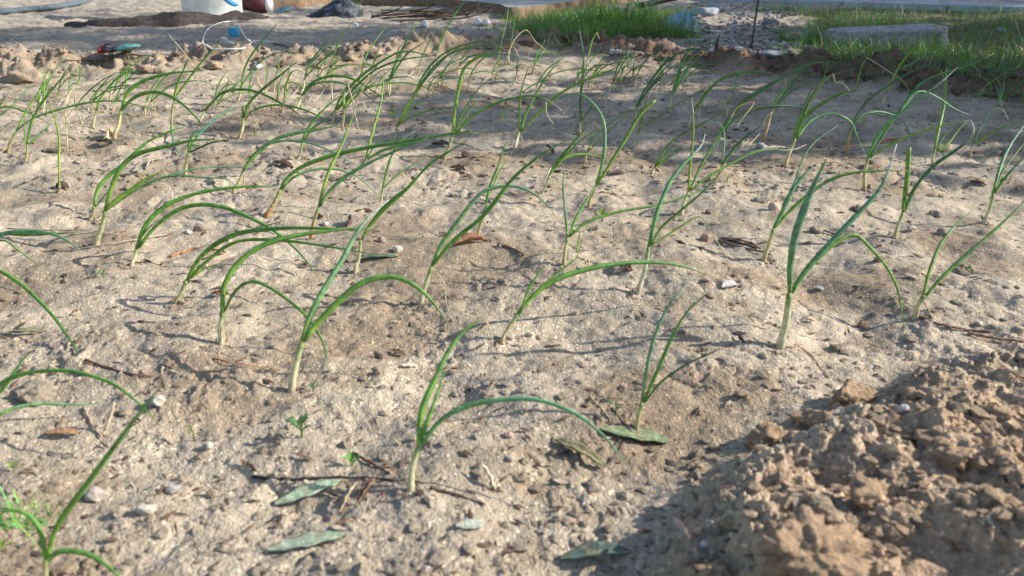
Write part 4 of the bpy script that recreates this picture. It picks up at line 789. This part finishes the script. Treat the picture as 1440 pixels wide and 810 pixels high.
# fallen leaves lying on the soil: u, v, length px, width px, angle in the picture (degrees), colour, curl, label
GG = (.16, .24, .14); BR = (.24, .13, .07); TN = (.46, .36, .24); RB = (.28, .10, .06); DK = (.07, .055, .045)
LEAVES = [(433, 696, 98, 18, 20, (.34, .44, .29), .12, 'silvery green fallen leaf lying left of the front centre seedling'), (432, 766, 112, 18, 12, (.32, .40, .28), .08, 'speckled green fallen leaf near the bottom edge'),
    (893, 615, 98, 22, -10, (.17, .22, .12), .05, 'long grey green fallen leaf under the slim front seedling'), (838, 785, 100, 22, 6, (.10, .15, .12), .5, 'dark rolled fallen leaf in the shadow of the mound'),
    (815, 640, 80, 15, -28, (.20, .19, .10), .4, 'olive brown fallen leaf partly covered by soil in front'), (492, 702, 46, 14, 62, TN, .3, 'pale tan curled leaf standing beside the dark twig'), (518, 692, 40, 9, 55, BR, .3, 'dark brown curled leaf right of the tan one'),
    (683, 672, 44, 8, -62, (.62, .55, .42), .5, 'bleached pointed flake right of the front centre stem'), (660, 742, 40, 14, 5, (.36, .40, .33), .1, 'whitish green leaf fragment near the bottom middle'), (88, 612, 50, 10, 2, (.36, .20, .11), .3, 'brown flat chip near the left edge'),
    (663, 343, 46, 16, 8, (.24, .12, .07), .7, 'curled brown leaf at the foot of the yellow stemmed seedling'), (310, 415, 22, 9, 0, RB, .3, 'reddish brown leaf fragment beside the brown footed seedling'), (398, 234, 30, 10, -14, (.16, .12, .09), .6, 'dark brown curled leaf below the papery bulb'),
    (790, 242, 26, 10, -4, (.28, .24, .19), .2, 'oval brown leaf lying by the clump of three leaves'), (772, 212, 17, 8, -50, DK, .7, 'small dark hooked leaf in the sun patch'), (1357, 381, 24, 11, -30, (.12, .15, .06), .3, 'small dark green fallen leaf behind the V shaped seedling'),
    (644, 240, 22, 8, -12, BR, .6, 'brown leaf flake right of the longest leaf'), (658, 251, 13, 7, 4, (.34, .27, .20), .6, 'pale brown flake below the long diagonal leaf'), (620, 205, 26, 10, -5, (.10, .08, .06), .4, 'dark flat leaf under the pale leaf tip'),
    (487, 312, 16, 18, 80, (.10, .06, .045), .6, 'dark brown flake standing on edge in the left middle'), (72, 215, 30, 7, -6, DK, .3, 'thin dark leaf strip between the left seedlings'), (148, 202, 22, 8, -6, DK, .5, 'black leaf fragment right of the left seedlings'),
    (1225, 236, 20, 8, -30, BR, .5, 'brown leaf bit beside the white forked foot'), (1375, 259, 24, 8, -14, (.2, .14, .10), .5, 'curled brown flake in the right part of the bed'), (868, 245, 24, 12, 5, (.45, .33, .28), .6, 'pinkish dry husk in the shaded middle'),
    (882, 213 - 55, 20, 6, 10, (.32, .27, .21), .3, 'dry strip on the shaded soil at the right middle'), (943, 187, 16, 7, 15, (.45, .40, .34), .4, 'pale dry flake in the shaded soil'), (1040, 345, 60, 9, -14, (.15, .09, .06), .3, 'long dark brown leaf before the hooked withering leaf'),
    (877, 378, 26, 9, -20, (.20, .12, .08), .5, 'brown leaf flake behind the long white stem'), (1026, 405, 24, 12, 10, (.40, .40, .39), .4, 'whitish torn scrap right of the silvery leaf'), (1150, 408, 18, 6, -12, (.6, .56, .48), .3, 'small white flake right of the stoutest stem'),
    (575, 517, 24, 6, 0, (.6, .55, .42), .2, 'pale flake in the open soil of the centre'), (780, 487, 22, 6, 8, (.40, .33, .24), .2, 'thin tan flake by the curled yellow leaf'), (560, 498, 20, 6, -20, BR, .3, 'small brown flake left of the centre'),
    (300, 362, 30, 8, 15, (.22, .17, .12), .5, 'brown scrap by the two pale pebbles'), (215, 232, 24, 6, 40, (.40, .33, .25), .5, 'little curled strip beyond the mottled stem'), (960, 745, 40, 14, -50, (.48, .38, .28), .6, 'bent tan shred at the shadowed foot of the mound'),
    (35, 470, 60, 8, 5, (.20, .21, .13), .3, 'narrow olive leaf strip near the left edge'), (530, 365, 60, 9, 4, (.13, .20, .11), .3, 'narrow dark green leaf lying behind the front left seedling'), (150, 190, 22, 12, 60, (.45, .36, .22), .7, 'crumpled yellowish leaf beside the fat white stem'),
    (1250, 200, 26, 6, 15, (.30, .14, .08), .5, 'rusty leaf beneath the orange ended leaf')]
for u, v, L, wd, ang, c_, curl, lab in LEAVES:
    g, D = ground(u, v); s = D / F; a = math.radians(ang); hx, hv = math.cos(a) * L / 2, math.sin(a) * L / 2; steep = abs(ang) > 40
    if steep: A = np.array(ground(u - hx, v + abs(hv))[0]); B = at(u + hx, v - abs(hv), D); 
    else: A = np.array(ground(u - hx, v + hv)[0]); B = np.array(ground(u + hx, v - hv)[0])
    if steep and ang < 0: A, B = np.array(ground(u + hx, v + abs(hv))[0]), at(u - hx, v - abs(hv), D)
    d_ = B - A; LL = np.linalg.norm(d_); d_ /= LL; across = np.array((0, 1, 0)) - d_ * d_[1]; across /= np.linalg.norm(across); up = np.cross(d_, across); up = up if up[2] > 0 else -up
    k = 16; wid = wd * s * (1.45 if not steep else 1.1); V = []; ph = r5.uniform(0, 6)
    for i in range(k):
        t = i / (k - 1); q = wid * .5 * math.sin(math.pi * (t * .96 + .02)) ** .7 * (1 + .08 * math.sin(t * 13 + ph)); cz = .0016 + .10 * LL * curl * math.sin(math.pi * t) ** 2
        for e in np.linspace(-1, 1, 7): V.append(A + d_ * LL * t + across * q * e * (1 - .3 * curl * e * e) + up * (cz + q * (abs(e) ** 1.6) * (.18 + curl * .75) + .0004 * math.sin(e * 6 + t * 19)))
    n1 = len(V); V = V + [p - up * .0005 for p in V]; Fc = []
    for i in range(k - 1):
        for j in range(6): q = i * 7 + j; Fc.append((q, q + 1, q + 8, q + 7)); Fc.append((n1 + q + 7, n1 + q + 8, n1 + q + 1, n1 + q))
    for i in range(k - 1): Fc.append((i * 7, (i + 1) * 7, n1 + (i + 1) * 7, n1 + i * 7)); Fc.append((i * 7 + 6, n1 + i * 7 + 6, n1 + (i + 1) * 7 + 6, (i + 1) * 7 + 6))
    cl = np.array([np.array(c_) * (1.25 if j % 7 == 3 else 1) * (.9 + .15 * math.sin(j * .3)) for j in range(len(V))]); bl_ = sst(.15, .5, vn(np.arange(len(V)) % 112 // 7 * .45 + ph, np.arange(len(V)) % 7 * .5, 9))[:, None]; cl = cl * (1 - .6 * bl_) + np.array((.30, .23, .14)) * .6 * bl_
    if not steep:                                       # rest on the bumps below it
        V = np.array(V); V[:, 2] += max(0, float((H(V[:, 0], V[:, 1]) - V[:, 2]).max()) * .3)
    fin('fallen_leaf', V, Fc, M_litter, lab, 'leaf', 'fallen leaves and flakes on the soil', cols=cl)
# twigs and stalks
TW = [([(355, 672), (400, 676), (450, 675), (510, 674), (562, 678)], 5, DK, 'long dark twig lying left from the front centre seedling'), ([(605, 688), (640, 697), (682, 711)], 5, (.12, .09, .07), 'short brown twig right of the front centre stem'),  # first entry: a thin dark line laid along the soil
    ([(500, 640), (525, 655), (548, 668)], 5, (.16, .09, .06), 'brown twig slanting behind the front centre stem'), ([(240, 362), (270, 352), (300, 352), (318, 356)], 4, (.34, .17, .09), 'reddish twig between hoop leafed and brown footed seedlings'), ([(700, 345), (722, 352), (737, 360)], 4, (.22, .12, .08), 'short brown twig right of the curled brown leaf'),
    ([(120, 508), (150, 518), (185, 528), (215, 530)], 4, (.14, .08, .055), 'thin brown twig right of the sandy hump'), ([(860, 575), (880, 600), (905, 628)], 4, (.14, .10, .07), 'thin stalk leaning behind the grey green leaf'), ([(830, 560), (850, 582), (865, 605), (872, 620)], 4, (.44, .36, .22), 'straw coloured stalk piece left of the grey green leaf'),
    ([(1118, 485), (1140, 500), (1155, 520), (1160, 522)], 2.5, (.42, .26, .15), 'fine rusty root thread beneath the stoutest stem'), ([(1290, 445), (1320, 458), (1360, 465), (1395, 468)], 5, (.17, .10, .07), 'flat brown stalk behind the top of the mound'), ([(1360, 470), (1400, 478), (1440, 482)], 5, (.28, .18, .12), 'brown stalk at the right edge behind the mound'),
    ([(1010, 340), (1030, 346), (1075, 357)], 4, (.19, .12, .08), 'brown stem piece left of the bleached leafed seedling'), ([(80, 415 - 60), (130, 348), (190, 338), (240, 330)], 2.2, (.42, .34, .26), 'pale thin root lying left of the hoop leafed seedling'), ([(300, 505), (330, 512), (395, 522)], 3, (.33, .17, .09), 'rust brown dry stalk at the foot of the white stemmed seedling'),
    ([(118, 575), (130, 598), (145, 618)], 4, (.50, .38, .26), 'straw stalk leaning left near the left edge'), ([(145, 612), (155, 588), (160, 566)], 5, (.55, .43, .29), 'thicker forked straw stalk beside the leaning one'), ([(1145, 322), (1180, 332)], 3, (.16, .11, .08), 'tiny stick by the round brown clod'),
    ([(10, 322), (60, 325), (120, 324)], 2.2, (.20, .16, .12), 'hair thin root in the soil at the left edge'), ([(860, 205), (885, 214), (905, 215)], 2.5, (.30, .22, .16), 'thin stick in the shaded soil'), ([(690, 150), (712, 152)], 2, (.3, .24, .18), 'tiny pale stick under the tall blades'),
    ([(865, 76), (885, 78), (905, 78)], 6, (.36, .31, .24), 'flat wood chip on the ridge before the grass clump'), ([(170, 77), (205, 79), (240, 78)], 2.5, DK, 'dark root lying beside the torn packet'), ([(385, 62), (400, 66), (416, 70)], 2.5, DK, 'dark root at the end of the white cord'),
    ([(95, 86), (130, 86), (160, 87)], 2, DK, 'thin dark root behind the left part of the ridge'), ([(0, 70), (18, 71)], 3, DK, 'dark stick at the left edge behind the ridge'), ([(25, 72), (40, 73)], 7, DK, 'dark knob of wood left of the torn packet')]
for P_, wd, c_, lab in TW:
    gp = [ground(u, v) for u, v in P_]; s = gp[0][1] / F; steep = abs(P_[-1][0] - P_[0][0]) < 20
    Q = np.array([np.array(g) + (0, 0, wd * s * .5) for g, D in gp])
    if steep: Q = np.array([at(u, v, gp[0][1] if P_[0][1] > P_[-1][1] else gp[-1][1]) for u, v in P_])
    n = 18; Q = catmull(Q, n); Q += np.random.RandomState(int(P_[0][0])).normal(size=(n, 3)) * wd * s * .10
    V, Fc = tube(Q, wd * s * .5 * (1 - .35 * np.linspace(0, 1, n)) * (1 + .15 * np.sin(np.arange(n) * 2.1)), 6, .8)
    fin('twig', V, Fc, M_litter, lab, 'twig', 'twigs and dry stalks', cols=np.array(c_) * np.ones((len(V), 3)))
STL = [a_ + b_ for b_ in (' at the left end of the heap before the slab', ' in the middle of the heap before the slab', ' at the right end of the heap before the slab') for a_ in ('longest lowest stick', 'grey bark stripped stick', 'thin dark stick', 'tilted brown stick', 'short broken stick', 'thick knotted stick', 'crossing uppermost stick')] + ['last short stick beside the white stones']
for i in range(22):                                      # heap of sticks beside the slab
    u = 560 + 6.5 * i * .75 + r5.uniform(-8, 8); v = r5.uniform(24, 33); D = ground(u, v)[1]; L = r5.uniform(.10, .34); a = r5.uniform(-.5, .5); g = np.array(ground(u, v)[0])
    z0 = r5.uniform(.004, .03); Q = catmull([g + (-L / 2 * math.cos(a), -L / 2 * math.sin(a), z0), g + (0, 0, z0 + r5.uniform(0, .015)), g + (L / 2 * math.cos(a), L / 2 * math.sin(a), z0 + r5.uniform(-.004, .05))], 10)
    V, Fc = tube(Q, r5.uniform(.0025, .006) * np.linspace(1, .5, 10), 6); ob = fin('stick', V, Fc, M_twig, STL[i], 'stick', 'sticks in the heap by the slab')
for (pp, lab) in (([(655, 24), (668, 13), (690, 6 + 3)], 'bent stick rising from the right of the heap'), ([(640, 22), (660, 14), (672, 8)], 'thick dark stick jutting right over the slab'),):
    D = ground(*pp[0])[1]; Q = catmull([at(u, v, D) for u, v in pp], 12); V, Fc = tube(Q, .005 * np.linspace(1, .5, 12), 6); fin('stick', V, Fc, M_twig, lab, 'stick', 'sticks in the heap by the slab')
# pebbles and lime crumbs in the bed: u, v, radius px
WC = (.66, .62, .56); OC = (.42, .34, .25); GC = (.34, .32, .30)
PEB = [(205, 716, 13, WC, 'white pebble, nearest of the pale ones at lower left'), (245, 688, 11, (.5, .5, .5), 'grey white upright pebble behind the nearest white one'), (135, 696, 14, (.55, .5, .46), 'pale pebble right behind the long corner leaf'), (222, 564, 11, WC, 'white lump of lime near the tip of the corner leaf'),
    (292, 627, 8, WC, 'small white pebble in the lower left soil'), (300, 695, 9, OC, 'tan pebble left of the silvery green leaf'), (280, 322, 9, (.30, .26, .23), 'dark brown pebble under the hoop leaf'), (266, 327, 5, WC, 'small pale pebble left of the dark one under the hoop'),
    (537, 338, 7, (.36, .32, .27), 'round greyish pebble behind the bent pale leaf'), (560, 351, 7, WC, 'white pebble behind the centre hoop leaf'), (458, 315, 5, WC, 'narrow white pebble right of the yellow green stem'), (436, 646 - 150, 5, WC, 'tiny white pebble right of the front left stem'),
    (1088, 293, 10, (.66, .50, .42), 'pink and white shell like husk in the right middle'), (992, 335, 8, (.44, .32, .22), 'rusty tan pebble beside the hooked leaf'), (998, 298, 6, (.3, .25, .2), 'small brown pebble above the hooked leaf'), (1212, 457, 8, (.34, .24, .18), 'round brown pebble right of the stoutest stem'),
    (1376, 455, 6, WC, 'white pebble at the crest behind the mound'), (1069, 205, 6, (.45, .45, .46), 'small grey white pebble in the far shaded bed'), (1235, 365, 8, (.3, .26, .22), 'greyish pebble in the right part of the bed'), (715, 612, 7, (.55, .42, .38), 'pinkish pebble right of the front arch'),
    (718, 645, 6, WC, 'whitish chip before the olive brown leaf'), (600, 703, 7, (.15, .17, .14), 'tiny dark cone at the foot of the front centre stem'), (228, 702, 0, WC, ''), (600, 800, 6, WC, 'pale crumb at the bottom edge'), (55, 655, 6, OC, 'tan crumb near the left edge'), (320, 520 - 40, 5, OC, 'tan grain beside the white stem'),
    (990, 765, 7, (.7, .68, .66), 'white chip in the shadow at the foot of the mound'), (1270, 575, 8, (.7, .7, .72), 'white sliver near the top of the mound'), (448, 305, 6, (.14, .1, .08), 'dark crumb left of the papery sheath'), (88, 262, 8, (.1, .08, .07), 'black crumb on the soil at the left'),
    (655, 217, 7, (.15, .1, .08), 'dark peaked crumb in the sun patch of the middle'), (655, 221, 0, WC, ''), (1280, 322, 7, (.62, .58, .5), 'pale chip right of the forked stem'), (745, 470, 5, WC, 'pale grain by the low arching leaf'), (718, 473, 8, (.55, .5, .43), 'pale pebble right of the brownish stem foot')]
for i, (u, v, rpx, c_, lab) in enumerate(PEB):
    if not rpx: continue
    g, D = ground(u, v + rpx * .3); s = rpx * D / F; V, F_ = rock(800 + i, s, 3, (1, .9, .8), .2)
    fin('pebble', V + np.array(g) + (0, 0, s * .36), F_, M_crumb, lab, 'pebble', 'pebbles and lumps in the bed', cols=np.array(c_) * (.98, .93, .86) * np.ones((len(V), 3)))
# litter too small and too many to count, and rubble behind the ridge
n_ = 3200; P = pick(n_, lambda x, y: np.full(len(x), .7), 110, 860); V = []; Fc = []; C = []; o = 0; Zp = H(P[:, 0], P[:, 1])
for i, (x, y) in enumerate(P):
    L = r5.uniform(.0012, .0075) * r5.uniform(.3, 1.2) * min(1.7, .35 + y); a = r5.uniform(0, 3.14); c_, s_ = math.cos(a) * L, math.sin(a) * L; wq = L * r5.uniform(.12, .4); z = Zp[i] + .0006; tl = r5.uniform(-.3, .5) * L
    V += [(x - c_, y - s_, z), (x - s_ * wq / L, y + c_ * wq / L, z + .0004), (x + c_, y + s_, z + tl), (x + s_ * wq / L, y - c_ * wq / L, z + .0007), (x, y, z + wq * .7 + tl * .4)]
    Fc += [(o, o + 3, o + 4), (o + 3, o + 2, o + 4), (o + 2, o + 1, o + 4), (o + 1, o, o + 4)]; o += 5; C += [np.array([(.10, .065, .045), (.07, .055, .045), (.17, .11, .07), (.42, .34, .24), (.20, .12, .08)][r5.randint(5)])] * 5
ob = mesh('leaf_litter', V, Fc, M_litter, None, np.array(C)); tag(ob, 'countless dark flecks of rotted leaf and straw on the soil', kind='stuff')
P = np.array([flat(r5.uniform(965, 1125), r5.uniform(6, 84)) for _ in range(1500)] + [flat(r5.uniform(-60, 800), r5.uniform(12, 88)) for _ in range(500)] + [flat(r5.uniform(560, 700), r5.uniform(30, 60)) for _ in range(250)])
gr = [(x, y, (.003 + .013 * r5.uniform() ** 3) * (1 if i < 1500 else .6)) for i, (x, y) in enumerate(P)]
gc = [np.array([(.27, .26, .25), (.30, .27, .24), (.50, .48, .45), (.19, .17, .15)][r5.choice([0, 1, 1, 3, 3, 2, 0])]) if i < 1500 else GREY for i in range(len(gr))]
scatter_rocks('gravel', gr, 1, np.array(gc), 'grey rubble and gravel behind the ridge, right of the grass clump', emb=.2, flat_=.75)

# ---------------------------------------------------------------- shrubs and a tree to the right of the bed, whose shade dapples it
M_foli = mat('shrub_leaf', .5, attr='Col', transl=.25, noise=(60, .2)); M_bark = mat('bark', .9, (.10, .075, .055), noise=(30, .3), bump=(60, .006))
def shrub(x, y, rx, ry, z0, z1, n, leafL, seed, label, cat, name, gap=.0):
    r = np.random.RandomState(seed); root = empty(name, (x, y, 0), label, cat, 'shrubs and tree shading the bed from the right'); V = []; Fc = []; C = []; o = 0; cz = (z0 + z1) / 2
    cl = r.normal(size=(26, 3)); cl /= np.linalg.norm(cl, axis=1)[:, None]; cl *= r.uniform(.35, 1, (26, 1))
    for i in range(n):
        b = cl[r.randint(26)] + r.normal(size=3) * .2; p = np.array((x, y, cz)) + b * (rx, ry, (z1 - z0) / 2)
        d_ = r.normal(size=3); d_ /= np.linalg.norm(d_); e = np.cross(d_, r.normal(size=3)); e /= np.linalg.norm(e); L = leafL * r.uniform(.6, 1.3); q = L * .22; nn = np.cross(d_, e) * q * .3
        V += [p, p + d_ * L * .45 + e * q + nn, p + d_ * L, p + d_ * L * .45 - e * q + nn, p + d_ * L * .5]; Fc += [(o, o + 1, o + 4), (o + 1, o + 2, o + 4), (o + 2, o + 3, o + 4), (o + 3, o, o + 4)]; o += 5
        C += [np.array((.06, .11, .035)) * r.uniform(.6, 1.4)] * 5
    mesh('crown', V, Fc, M_foli, root, np.array(C), smooth=False); parts = []
    for i in range(14):
        t = np.array((x, y, cz)) + cl[i] * (rx * .8, ry * .8, (z1 - z0) * .4); m_ = np.array((x, y, z0)) * .5 + t * .5 + r.normal(size=3) * .05
        Q = catmull([(x, y, -.05), (x + r.normal() * .03, y, z0 * .7 + .1), m_, t], 12); v_, f_ = tube(Q, np.linspace(.02 + .02 * (z1 > 2), .004, 12), 6); parts.append((v_, f_, (1, 1, 1)))
    v_, f_, _ = merge(parts); mesh('trunk', v_, f_, M_bark, root)
SHR = [(2.6, 1.45, .70, .46, .10, 1.38, 8000, .075, 1, 'leafy shrub outside the picture on the right, next to the bed', 'shrub', 'shrub'),
      (4.7, 3.2, 1.1, .62, .2, 3.9, 8000, .11, 2, 'tall shrub outside the picture on the right, beside the lawn', 'shrub', 'shrub'),
      (7.5, 5.4, 1.8, .9, .8, 5.0, 5000, .14, 3, 'small tree outside the picture beyond the right end of the path', 'tree', 'small_tree')]
for a in SHR: shrub(*a)
